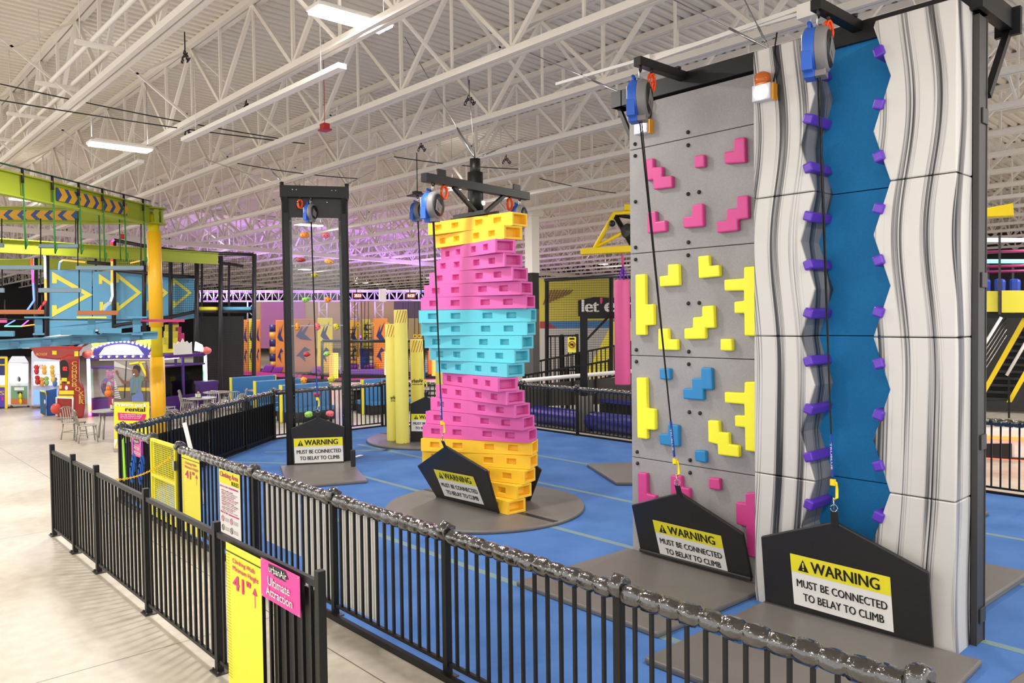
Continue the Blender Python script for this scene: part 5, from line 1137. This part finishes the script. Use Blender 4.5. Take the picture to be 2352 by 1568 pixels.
# ---------------------------------------------------------------- netted play frame with arrow panels
PIPE = mat('foam_pipe_black', (34, 34, 38), .4, bump=.3, bscale=12)
fr = Fr(300, 34.); t = thing('play_structure', 'netted black play frame with blue walls and yellow arrows behind the ropes course', 'play frame', fr.g(300, 1))
for x0, x1, y0, y1 in ((110, 211, 619, 752), (213, 263, 623, 745), (265, 331, 624, 738), (335, 390, 627, 732), (394, 446, 634, 722)):
    mb = MB(); fr.poly(mb, [(x0, y0), (x1, y0+2), (x1, y1-6), (x0, y1)], .08); mb.build('arrow_panel', PANB, t)
for X0, X1, H0, H1, yc in ((119.5, 213, 623.5, 728, 677), (266, 325.5, 624, 719, 672), (337, 387, 631, 714, 672), (397, 441, 637, 709, 672)):
    w, h = X1-X0, H1-H0
    for e, sg in ((H0, 1), (H1, -1)):
        mb = MB(); fr.poly(mb, [(X0, e), (X1, yc), (X1-.2*w, yc), (X0+.12*w, e+sg*.17*h), (X0+.12*w, e+sg*.26*h), (X0, e+sg*.26*h)], .02, -.025); mb.build('arrow_print', PANY, t)
for pts in ([(227, 628.5), (262, 652), (262, 661), (235, 643), (235, 652), (227, 652)], [(229, 716), (229, 693), (237, 693), (237, 700), (262, 684), (262, 694)]):
    mb = MB(); fr.poly(mb, pts, .02, -.025); mb.build('arrow_print', PANY, t)
mb = MB(); fr.poly(mb, [(110, 752), (450, 717), (450, 730), (300, 752), (110, 775)], .5); mb.build('ramp_panel', PANB, t)
mb = MB(); fr.poly(mb, [(80, 777), (205, 757), (240, 757), (120, 777)], .03, -.3); mb.build('ramp_print', WHTS, t)
for x, y0, y1, r, k in ((79, 590, 800, .07, .5), (108, 580, 775, .08, 0), (262, 553, 790, .08, -.3), (331, 562, 760, .08, -.3), (391, 572, 800, .08, -.3), (450, 580, 960, .09, -.5), (504, 590, 960, .09, -.5), (580, 585, 950, .09, -.5), (430, 575, 700, .05, 3), (478, 590, 760, .05, 3), (545, 590, 800, .05, 3), (215, 585, 625, .05, 2), (308, 588, 700, .05, 3)):
    mb = MB(); a_ = fr.p(x, y1, k); a_.z = max(a_.z, .01); mb.tube([fr.p(x, y0, k), a_], r, 10); mb.build('padded_post', PIPE, t)
for pts, k in (([(262, 553), (331, 566), (391, 575), (450, 581), (580, 586)], -.3), ([(265, 621), (391, 634), (450, 637)], -.3), ([(262, 748), (391, 728), (450, 715), (582, 715)], -.35), ([(200, 602), (262, 607)], 0), ([(430, 578), (580, 600)], 3), ([(450, 905), (580, 905)], -.45)):
    mb = MB(); fr.line(mb, pts, .07, k, 8); mb.build('padded_rail', PIPE, t)
for pts in ([(262, 556), (331, 568), (391, 577), (391, 634), (265, 620)], [(391, 577), (450, 584), (450, 717), (391, 730)], [(450, 584), (580, 588), (580, 715), (450, 717)], [(450, 717), (580, 717), (580, 940), (450, 945)]):
    mb = MB(); mb.add([fr.p(x, y, -.3) for x, y in pts], [list(range(len(pts)))]); mb.build('safety_net', NET, t)
for x0, x1, m_ in ((452, 503, YPAN), (506, 579, PANB)): mb = MB(); fr.line(mb, [(x0, 709), (x1, 709)], .08, -.4, 10); mb.build('foam_roller', m_, t)
for i in range(5):
    mb = MB(); fr.rect(mb, 380-3*i, 745+15*i, 412-2*i, 762+15*i, .5, .3-.2*i); mb.build('foam_stair', YPAN, t, bevel=.03)
    if i < 3: mb = MB(); fr.rect(mb, 396+6*i, 735+15*i, 412+6*i, 755+15*i, .5, .5-.2*i); mb.build('foam_stair', MAG, t, bevel=.03)
mb = MB(); fr.rect(mb, 455, 725, 578, 935, .1, 2.5); mb.build('back_screen', WALLD, t)
def led(label, pts, r=.035, D=33.2, xc=200):
    f_ = Fr(xc, D); t = thing('led_tube', label, 'led tube', f_.g(pts[0][0][0]))
    for seg, m_ in pts if False else [(pts[i], pts[i][2]) for i in range(0)]: pass
    for (p, q, m_) in pts: mb = MB(); f_.line(mb, [p, q], r); mb.build('lit_segment', m_, t)
led('tall lit tube with red top and blue white bent foot, crossing the arrow panels', [((262, 550), (257, 556), EPK), ((257, 556), (257, 600), ER), ((257, 600), (257, 650), EO), ((257, 650), (258, 680), EW), ((258, 680), (254, 692), EW), ((254, 692), (238, 713), EB)], .04)
led('tall white and orange lit tube at the left edge of the arrow panels', [((100, 577), (103, 590), EW), ((103, 590), (104, 640), EW), ((104, 640), (105, 690), EO), ((105, 690), (88, 713), ER)], .04)
led('tall magenta and blue lit tube left of the arrow panels', [((72, 596), (74, 618), ER), ((74, 618), (76, 650), EPK), ((76, 650), (78, 690), EB), ((78, 690), (62, 713), EB)], .035)
led('short lit tube bent above the first arrow panel', [((135, 619), (137, 602), EB), ((137, 602), (144, 597), EW), ((144, 597), (196, 602), EO)], .03)
led('flat lit loop of green and orange below the orange step', [((10, 749), (50, 749), EG), ((50, 749), (80, 745), EO), ((12, 748), (35, 735), EB), ((50, 748), (66, 735), EP)], .025)
led('short blue and orange lit tube at the top of the netted frame', [((299, 604), (320, 599), EO), ((320, 599), (345, 592), EB), ((372, 588), (386, 587), EB)], .025)

# ---------------------------------------------------------------- obstacle course in the middle distance
ALW = C_('truss_white', (225, 220, 235), .35)
def truss(label, fr, x0, x1, y0, y1, step, lit=None, vertical=False):
    t = thing('box_truss', label, 'truss', fr.g((x0+x1)/2)); mb = MB()
    if not vertical:
        for k in (0, .35):
            fr.line(mb, [(x0, y0), (x1, y0)], .035, k); fr.line(mb, [(x0, y1), (x1, y1)], .035, k)
            x = x0; i = 0
            while x < x1: fr.line(mb, [(x, y0), (x, y1)], .022, k); fr.line(mb, [(x, y1 if i % 2 else y0), (min(x+step, x1), y0 if i % 2 else y1)], .014, k); x += step; i += 1
    else:
        for k in (0, .35):
            fr.line(mb, [(x0, y0), (x0, y1)], .03, k); fr.line(mb, [(x1, y0), (x1, y1)], .03, k); y = y0; i = 0
            while y < y1: fr.line(mb, [(x0, y), (x1, y)], .018, k); fr.line(mb, [(x0 if i % 2 else x1, y), (x1 if i % 2 else x0, min(y+(x1-x0)*1.1, y1))], .014, k); y += (x1-x0)*1.1; i += 1
    mb.build('frame', ALW, t)
    if lit:
        for f in (.15, .5, .85):
            ld = bpy.data.lights.new('truss_uplight', 'POINT'); ld.energy = 260; ld.color = (.5, .22, 1.); ld.shadow_soft_size = .3
            lo = bpy.data.objects.new('truss_uplight', ld); col.objects.link(lo); lo.parent = t; lo.location = W[t.name].inverted() @ (fr.p(x0+(x1-x0)*f, y0-10, .2))
        mb = MB(); fr.line(mb, [(x0, y1-1), (x1, y1-1)], .04, .18); fr.line(mb, [(x0, y0+3), (x1, y0+3)], .03, .3); mb.build('light_strip', lit, t)
fr = Fr(700, 42); truss('white box truss lit violet, over the obstacle course, left part', fr, 445, 790, 668, 692, 15, EP); truss('white box truss lit violet blue, over the obstacle course, right part', fr, 793, 985, 667, 690, 17, emis('lit_indigo', (110, 100, 255), 1.6))
for x0, lab in ((568, 'white truss leg with violet light beside the netted frame'), (733, 'white truss leg seen through the framed tower'), (806, 'white truss leg just right of the framed tower'), (862, 'white truss leg left of the yellow poles')): truss(lab, fr, x0, x0+18, 692, 735, 9, None, True)
t = thing('truss_corner', 'white corner block in the truss above the yellow poles', 'truss', fr.g(879)); R_(fr, t, 'block', WHTS, 871, 664, 887, 693, .4, -.05, .02)
for x, s, lab in ((820, '3533', 'red lit timer hanging right of the framed tower'), (941, '0:129', 'red lit timer hanging left of the block tower')):
    t = thing('race_timer', lab, 'timer', fr.g(x)); R_(fr, t, 'case', BLKM, x-11, 672, x+11, 687, .15, -.5, .01); R_(fr, t, 'screen', emis('timer_red', (120, 5, 5), 1.), x-9.5, 674, x+9.5, 685, .02, -.53); B = fr.board(x-9, 675, x+9, 684, -.54); B.text(s, .08, .15, .92, .85, emis('digit', (255, 190, 170), 4.), t); mb = MB(); fr.line(mb, [(x-2, 672), (x-2, 664)], .03, -.4); mb.build('bracket', BLKM, t)
fr = Fr(760, 46); OLV = C_('wall_olive', (150, 148, 70), .6)
mb = MB(); fr.rect(mb, 585, 690, 1010, 800, .2); struct(mb.build('wall_mural', OLV))
for x0, x1, y1, m_ in ((600, 700, 800, C_('mural_mauve', (150, 105, 110), .6)), (905, 990, 730, C_('mural_dark', (70, 68, 50), .6))): R_(fr, None, 'trim_5', m_, x0, 692, x1, y1, .03, -.03)['kind'] = 'structure'
fr = Fr(720, 41)
def mural_print(B, o, k=0):
    B.poly([(.2, .68), (.5, .9), (.42, .75), (.8, .95), (.55, .72), (.85, .6), (.4, .62)], NAVY, o, 'graffiti_print', 1); B.poly([(.2, .3), (.55, .48), (.8, .42), (.5, .38), (.6, .2), (.35, .3)], NAVY, o, 'graffiti_print', 1)
for x0, y0, x1, y1, m_, lab in ((558, 734, 570, 862, ORAN, 'narrow orange padded panel behind the netted frame'), (571, 734, 581, 858, YPAN, 'yellow padded upright just right of the orange one'), (587, 734, 598, 858, ORAN, 'orange padded upright beside the netted frame corner'), (633, 735, 655, 858, ORAN, 'orange padded upright left of the framed tower'), (668, 732, 725, 855, C_('panel_tan', (190, 130, 95), .5), 'wide tan padded panel seen through the framed tower'), (729, 730, 764, 858, YPAN, 'yellow padded panel seen through the right of the framed tower'), (800, 735, 826, 855, C_('panel_amber', (240, 190, 80), .5), 'amber padded upright just right of the framed tower'), (858, 731, 890, 858, ORAN, 'orange padded panel left of the yellow poles'), (831, 733, 850, 800, YPAN, 'yellow padded panel between truss legs'), (984, 740, 1000, 860, ORAN, 'orange padded upright left of the block tower')):
    t = thing('padded_upright', lab, 'panel', fr.g((x0+x1)/2)); R_(fr, t, 'pad', m_, x0, y0, x1, y1, .35, 0, .03); B = fr.board(x0, y0, x1, y1, -.01); mural_print(B, t)
t = thing('light_column', 'glowing orange and yellow column seen through the framed tower', 'lamp', fr.g(766)); R_(fr, t, 'shell', EO, 756, 809, 765, 866, .25, -.9); R_(fr, t, 'face', emis('lit_amber', (255, 200, 70), 1.6), 764, 809, 776, 866, .25, -.9)
t = thing('light_column', 'glowing orange column left of the yellow poles', 'lamp', fr.g(884)); R_(fr, t, 'shell', emis('lit_peach', (255, 190, 140), 2.4), 882, 806, 892, 862, .25, -.5)
t = thing('light_column', 'glowing orange column beside the block tower', 'lamp', fr.g(994)); R_(fr, t, 'shell', EO, 990, 806, 1004, 862, .25, -.5)
t = thing('blue_tower_pad', 'blue padded pillar with violet rim behind cargo net, right of the framed tower', 'pillar', fr.g(834)); R_(fr, t, 'pad', C_('pad_blue', (30, 60, 170), .4), 829, 775, 848, 850, .4, .3, .05); R_(fr, t, 'rim', EP, 828, 771, 849, 776, .45, .28)
t = thing('striped_bag', 'blue and yellow striped climbing bag behind net, left of the framed tower', 'bag', fr.g(626))
for i in range(6): mb = MB(); mb.lathe([(.2, 0), (.2, .34)], fr.p(627, 746+17*i, .4)-V((0, 0, .34)), 'Z', 14); mb.build('band', (NAVY, GOLD)[i % 2], t)
for i, (x, y) in enumerate(((600, 842), (622, 846), (780, 838), (795, 840), (830, 842), (715, 845))):
    mb = MB(); fr.poly(mb, [(x, y+12), (x+22, y+12), (x+30, y-4), (x+9, y-4)], .35, -.2); tag(mb.build('crash_pad', PUR2, bevel=.03), 'slanting purple foam pad on the obstacle course floor', 'pad', 'purple pads on the obstacle course')
for i, (x, y) in enumerate(((822, 745), (855, 745), (868, 838), (953, 772), (963, 772), (890, 745))):
    mb = MB(); c = fr.p(x, y, -.1); mb.tube([c+fr.r*.085*cos(k*pi/6)+V((0, 0, .085*sin(k*pi/6))) for k in range(12)], .02, 6, True); tag(mb.build('gym_ring', YPLA), 'yellow hanging ring on the obstacle course', 'ring', 'gym rings on the obstacle course')
for i, x in enumerate((815, 822, 830, 838, 846, 925, 938, 952, 960)): mb = MB(); fr.line(mb, [(x, 692), (x+(i % 3-1)*2, 820 if i < 5 else 775)], .02, -.05); tag(mb.build('climbing_rope', BLKM), 'black rope hanging from the truss over the obstacle course', 'rope', 'black ropes under the truss')
for x0, x1, y0, y1, lab in ((800, 815, 750, 852, 'black cargo net beside the framed tower'), (835, 852, 745, 852, 'black cargo net before the blue padded pillar')): mb = MB(); mb.add([fr.p(x0, y0, -.3), fr.p(x1, y0, -.3), fr.p(x1+6, y1, -.3), fr.p(x0-3, y1, -.3)], [(0, 1, 2, 3)]); tag(mb.build('cargo_net', NETF), lab, 'net')
t = thing('course_platform', 'raised violet lit floor of the obstacle course with pink front edge', 'platform', fr.g(760, 1))
mb = MB(); fr.poly(mb, [(520, 852), (1010, 862), (1010, 900), (520, 892)], 3.5, -.6); mb.build('base', BLKM, t); mb = MB(); fr.poly(mb, [(520, 848), (660, 856), (800, 866), (1010, 868), (1010, 873), (800, 872), (660, 864), (520, 856)], .2, -.75); mb.build('front_edge', C_('edge_pink', (215, 70, 150), .4), t)
mb = MB(); fr.rect(mb, 780, 846, 880, 858, .1, -.5); mb.build('foam_pit', C_('foam_lilac', (150, 110, 210), .8), t)
fr = Fr(830, 33); t = thing('padded_railing', 'black padded pipe railing with net before the obstacle course', 'railing', fr.g(830))
for pts in ([(740, 783), (985, 783)], [(650, 868), (810, 876), (985, 864)], [(930, 802), (985, 802)]): mb = MB(); fr.line(mb, pts, .06, 0, 8); mb.build('padded_rail', PIPE, t)
for x in (740, 973, 935): mb = MB(); fr.line(mb, [(x, 783), (x, 872)], .06, 0, 8); mb.build('padded_post', PIPE, t)
mb = MB(); mb.add([fr.p(740, 784), fr.p(985, 784), fr.p(985, 866), fr.p(740, 872)], [(0, 1, 2, 3)]); mb.build('safety_net', NET, t)
fr = Fr(900, 27.5); t = thing('slatted_barrier', 'white slatted barrier with dark pads behind the slanting fence', 'barrier', fr.g(900)); R_(fr, t, 'slat_panel', rough_cloth('slat_white', (170, 166, 165), (215, 212, 210), 3, .5, 1.0, .1), 806, 878, 1010, 985, .1)
for i in range(9): R_(fr, t, 'slat_gap', BLKM, 806, 885+10.5*i, 1010, 888+10.5*i, .02, -.03)
for x in (812, 845, 885, 920, 965): R_(fr, t, 'dark_pad', BLK, x, 897, x+19, 985, .08, -.14, .01)
R_(fr, t, 'light_strip', EO, 800, 882, 1000, 885, .03, -.05)

# ---------------------------------------------------------------- behind the carpet, centre right
fr = Fr(1350, 42); mb = MB(); fr.rect(mb, 1200, 640, 1475, 900, .2); struct(mb.build('wall_lobby', C_('lobby_olive', (182, 172, 62), .6)))
for pts, m_ in (([(1256, 738), (1430, 735), (1430, 752), (1280, 754)], C_('lobby_blue', (60, 110, 160), .6)), ([(1240, 738), (1256, 738), (1280, 754), (1240, 754)], C_('lobby_red', (150, 50, 60), .6)), ([(1240, 754), (1475, 752), (1475, 900), (1240, 900)], C_('lobby_grey', (176, 174, 168), .6)), ([(1350, 850), (1408, 738), (1475, 738), (1475, 900), (1350, 900)], YPAN)):
    mb = MB(); fr.poly(mb, pts, .03, -.03 if m_ is not YPAN else -.05); mb.build('trim_6', m_)['kind'] = 'structure'
for i in range(9): mb = MB(); x = 1258+7*i; fr.poly(mb, [(x, 665), (x+3, 665), (x-8, 700-3*i), (x-11, 700-3*i)], .02, -.05); mb.build('trim_7', C_('mural_stripe', (120, 70, 50), .6))['kind'] = 'structure'
t = thing('wall_sign', "white wall sign reading let'em with black outline", 'sign', fr.p(1385, 720)); B = fr.board(1336, 684, 1462, 722, -.1)
mb = MB(); fr.poly(mb, [(1328, 690), (1345, 686), (1368, 682), (1400, 684), (1470, 680), (1470, 716), (1400, 722), (1328, 726)], .06, -.1); mb.build('outline', BLK, t); B.text('let', .0, .12, .32, .9, WHTS, t); B.text("'", .335, .65, .38, 1.0, C_('apostrophe_pink', (235, 60, 110), .4), t); B.text('em', .41, .12, .98, .72, WHTS, t)
fr = Fr(1340, 21.4); t = thing('steel_portal', 'black steel portal with diagonal brace behind the pink bag', 'frame', fr.g(1342))
for x in (1341,): R_(fr, t, 'post', BLK, x-8.5, 718, x+8.5, 925, .25, 0)
R_(fr, t, 'beam', BLK, 1333, 716, 1480, 731, .25, -.01); mb = MB(); fr.poly(mb, [(1349, 775), (1349, 782), (1398, 731), (1390, 731)], .1, .05); mb.build('brace', BLK, t)
mb = MB(); mb.lathe([(.24, 0), (.24, .95), (.2, .96)], fr.g(1341, .12), 'Z', 20); mb.build('foot_pad', mat('concrete_pad', (96, 92, 88), .7), t)
fr = Fr(1300, 30); t = thing('net_enclosure', 'tall black net enclosure around the ride before the yellow wall', 'enclosure', fr.g(1330))
for x, y0 in ((1256, 640), (1404, 634)): R_(fr, t, 'post', BLK, x-4.5, y0, x+4.5, 860, .15)
mb = MB(); fr.line(mb, [(1250, 644), (1330, 639), (1475, 630)], .06, 0, 8); mb.build('padded_rail', PIPE, t)
mb = MB(); mb.add([fr.p(1256, 646), fr.p(1404, 636), fr.p(1404, 850), fr.p(1256, 850)], [(0, 1, 2, 3)]); mb.build('safety_net', NET, t)
for D, x0, ya, x1, yb, h, lab in ((26, 1204, 836, 1450, 786, 1.0, 'black picket ramp railing rising to the right, upper one'), (24.5, 1204, 862, 1400, 828, .9, 'black picket ramp railing rising to the right, lower one'), (27, 1255, 772, 1325, 770, 1.2, 'black picket railing behind the yellow prohibition sign')):
    fr = Fr(1320, D); t = thing('ramp_railing', lab, 'railing', fr.g(1320)); a, b = fr.p(x0, ya), fr.p(x1, yb); L_ = (b-a).length; mb = MB(); mb.bar(a, b, .06, .06); mb.bar(a-V((0, 0, h)), b-V((0, 0, h)), .05, .05); n_ = int(L_/.14)
    for j in range(n_+1): q = a.lerp(b, j/n_); mb.bar(q, q-V((0, 0, h)), .025, .025)
    mb.build('picket_panel', BLK, t)
    for f in (0, .5, 1): q = a.lerp(b, f); mb = MB(); mb.bar(q+V((0, 0, .05)), V((q.x, q.y, 0)), .08, .08); mb.build('post', BLK, t)
fr = Fr(1315, 25.5); t = thing('prohibition_sign', 'yellow prohibition sign with red circle on the ramp railing', 'sign', fr.g(1313)); R_(fr, t, 'board', YPAN, 1304, 773, 1323, 808, .03, -.3); mb = MB(); c = fr.p(1313.5, 790, -.34); mb.tube([c+fr.r*.1*cos(k*pi/8)+V((0, 0, .1*sin(k*pi/8))) for k in range(16)], .014, 5, True); mb.tube([c-fr.r*.07+V((0, 0, .07)), c+fr.r*.07-V((0, 0, .07))], .012, 5); mb.build('red_circle', BOX_R, t); mb = MB(); mb.box(c, (.07, .07, .06)); mb.build('pictogram', INK, t); R_(fr, t, 'header_print', INK, 1308, 775, 1319, 779, .01, -.32)
fr = Fr(1320, 23.2); t = thing('padded_barrier', 'low barrier with white top rail behind the far padded fence', 'barrier', fr.g(1320)); mb = MB(); fr.line(mb, [(1200, 874), (1300, 865), (1480, 850)], .06, 0, 8); mb.build('top_rail', WHTS, t)
for x in (1258, 1315, 1368): R_(fr, t, 'post', BLK, x-2.5, 862, x+2.5, 955, .06, .02)
mb = MB(); fr.poly(mb, [(1200, 885), (1480, 862), (1480, 925), (1200, 935)], .05, .1); mb.build('screen', mat('screen_dark', (70, 66, 62), .6), t)
mb = MB(); a, b = V((-16.6, 15.9, .28)), V((-8.5, 15.9, .28)); mb.tube([a, b], .26, 18); tag(mb.build('foam_bolster', C_('bolster_blue', (36, 40, 130), .35, bump=.2, bscale=6)), 'long dark blue foam bolster lying behind the far padded fence', 'bolster')
t = thing('ride_deck', 'black ride platform with blue edge behind the far padded fence', 'platform', (-12, 18, 0)); mb = MB(); mb.prism([(-15.6, 17.6, .05), (-8, 16.9, .05), (-7, 20, .05), (-14.5, 20, .05)], (0, 0, .55)); mb.build('skirt', BLK, t); mb = MB(); mb.bar((-15.6, 17.55, .64), (-8, 16.85, .64), .16, .1); mb.build('edge_pad', MATS['bolster_blue'], t)
# pink hanging bag and the yellow boom above it
fr = Fr(1430, 21.); t = thing('hanging_bag', 'long pink cylindrical bag hanging from purple straps, left of the grey climbing wall', 'hanging bag', fr.p(1430, 760)); c = fr.p(1430.5, 883); h = fr.p(1430.5, 643).z-c.z; r_ = 17.8*21/1799
mb = MB(); mb.lathe([(r_*.97, 0), (r_, .03), (r_, h-.03), (r_*.97, h)], c, 'Z', 28); mb.build('bag_body', mat('bag_pink', (228, 92, 150), .5, bump=.1, bscale=6), t)
mb = MB(); top = fr.p(1431, 612)
for k in range(4): a = k*pi/2+.4; mb.bar(c+V((r_*.9*cos(a), r_*.9*sin(a), h)), top, .05, .012)
mb.build('strap', C_('strap_purple', (120, 50, 190), .6), t); mb = MB(); mb.tube([top, fr.p(1429, 584)], .03, 6); mb.build('rope', C_('rope_pink', (220, 80, 140), .6), t)
t = thing('ride_boom', 'yellow truss boom with black speaker above the pink hanging bag', 'boom', fr.p(1400, 560)); mb = MB(); fr.poly(mb, [(1333, 570), (1470, 562), (1470, 577), (1333, 584)], .3); mb.build('lower_beam', YPLA, t, bevel=.01)
mb = MB(); fr.line(mb, [(1366, 568), (1411, 488), (1470, 484)], .06, .15, 8); fr.line(mb, [(1368, 566), (1450, 522)], .05, .15, 8); fr.rect(mb, 1434, 469, 1475, 482, .3, 0); mb.build('boom_truss', YPLA, t); mb = MB(); fr.line(mb, [(1411, 490), (1460, 575)], .07, .2, 8); fr.line(mb, [(1420, 492), (1470, 500)], .05, .2, 8); mb.build('black_strut', BLK, t)
mb = MB(); mb.lathe([(.16, 0), (.2, .06), (.2, .2), (.1, .26)], fr.p(1437, 530, 0), 'Y', 18); mb.ball(fr.p(1406, 513), .09, 10); mb.build('speaker', BLKM, t)

# ---------------------------------------------------------------- far right edge
fr = Fr(2300, 16.6); mb = MB(); fr.rect(mb, 2080, 500, 2096, 1200, .25); fr.poly(mb, [(2075, 470), (2262, 479), (2327, 466), (2329, 495), (2075, 506)], .25); tag(mb.build('ride_boom', YPLA, bevel=.01), 'yellow steel boom end sticking out right of the climbing wall', 'boom')
fr = Fr(2300, 25.); t = thing('ride_gondola', 'yellow ride gondola with row of blue seats at the right edge', 'ride', fr.g(2300, .5))
R_(fr, t, 'side_panel', YPAN, 2180, 668, 2293, 716, .15, 0, .01); R_(fr, t, 'side_panel', YPAN, 2300, 667, 2420, 718, .15, 0, .01)
for i in range(6): mb = MB(); fr.rect(mb, 2212+35*i, 639, 2241+35*i, 680, .35, .25); mb.build('seat_back', C_('seat_blue', (36, 64, 170), .4), t, bevel=.08)
R_(fr, t, 'deck_beam', BLK, 2180, 720, 2420, 730, .5, 0)
for x, y0, k in ((2296, 540, -.05), (2268, 593, 1.2), (2328, 593, 1.2)): R_(fr, t, 'mast', mat('mast_dark', (62, 56, 60), .5), x-3, y0, x+3, 722, .12, k)
for y, m_, k in ((577, C_('rail_magenta', (160, 40, 100), .4), .3), (611, MATS['rail_magenta'], .3), (621, MATS['rail_magenta'], .9)): mb = MB(); fr.line(mb, [(2180, y+3), (2420, y-5)], .04, k, 8); mb.build('safety_rail', m_, t)
for y, m_ in ((547, emis('tube_lilac', (215, 205, 255), 3.)), (597, emis('tube_aqua', (120, 240, 220), 2.5))): mb = MB(); fr.line(mb, [(2180, y), (2420, y)], .055, .6, 8); mb.build('light_tube', m_, t)
t = thing('ride_stair', 'black steel stair with yellow stringers leading up to the ride', 'stair', fr.g(2300, 1))
for dx, m_ in ((0, YPLA), (72, YPLA)): mb = MB(); fr.poly(mb, [(2240+dx, 925), (2252+dx, 925), (2365+dx, 728), (2350+dx, 728)], .08, .2+.0*dx); mb.build('stringer', m_, t)
for i in range(12): f = i/12; x = 2247+103*f; y = 920-190*f; mb = MB(); fr.poly(mb, [(x+6, y), (x+70, y+2), (x+76, y-4), (x+12, y-6)], .25, .25); mb.build('tread', BLKM, t)
mb = MB(); fr.poly(mb, [(2252, 925), (2322, 925), (2430, 735), (2360, 735)], .03, .6); mb.build('riser_screen', BLKM, t)
for (xa, ya, xb, yb) in ((2225, 850, 2300, 728), (2312, 862, 2380, 745)): mb = MB(); fr.line(mb, [(xa, ya), (xb, yb)], .04, 0, 8); mb.build('handrail', WHTS, t)
for k in range(4): mb = MB(); fr.line(mb, [(2225, 866+14*k), (2312, 728+14*k)], .015, .1); mb.build('rail_wire', STEEL, t)
R_(fr, t, 'post', BLK, 2315, 860, 2320, 960, .08, 0)
fr = Fr(2300, 27.); mb = MB(); fr.rect(mb, 2170, 728, 2430, 960, .1, 1.5); tag(mb.build('machine_backdrop', WALLD), 'dark machinery wall behind the ride stair', 'machinery')
fr = Fr(2300, 19.5); t = thing('track_barrier', 'white and black track barrier with glowing orange strips behind the right fence', 'barrier', fr.g(2300)); R_(fr, t, 'barrier_wall', WHTS, 2180, 985, 2430, 1115, .3, 0, .02); R_(fr, t, 'dark_insert', BLKM, 2180, 1018, 2324, 1055, .04, -.05); R_(fr, t, 'base_gap', BLKM, 2180, 1054, 2430, 1066, .03, -.03)
for y0, y1 in ((998, 1004), (1067, 1075)): mb = MB(); fr.poly(mb, [(2180, y0-4), (2430, y0+10), (2430, y1+12), (2180, y1-2)], .03, -.06); mb.build('light_strip', emis('strip_orange', (255, 110, 50), 3.), t)
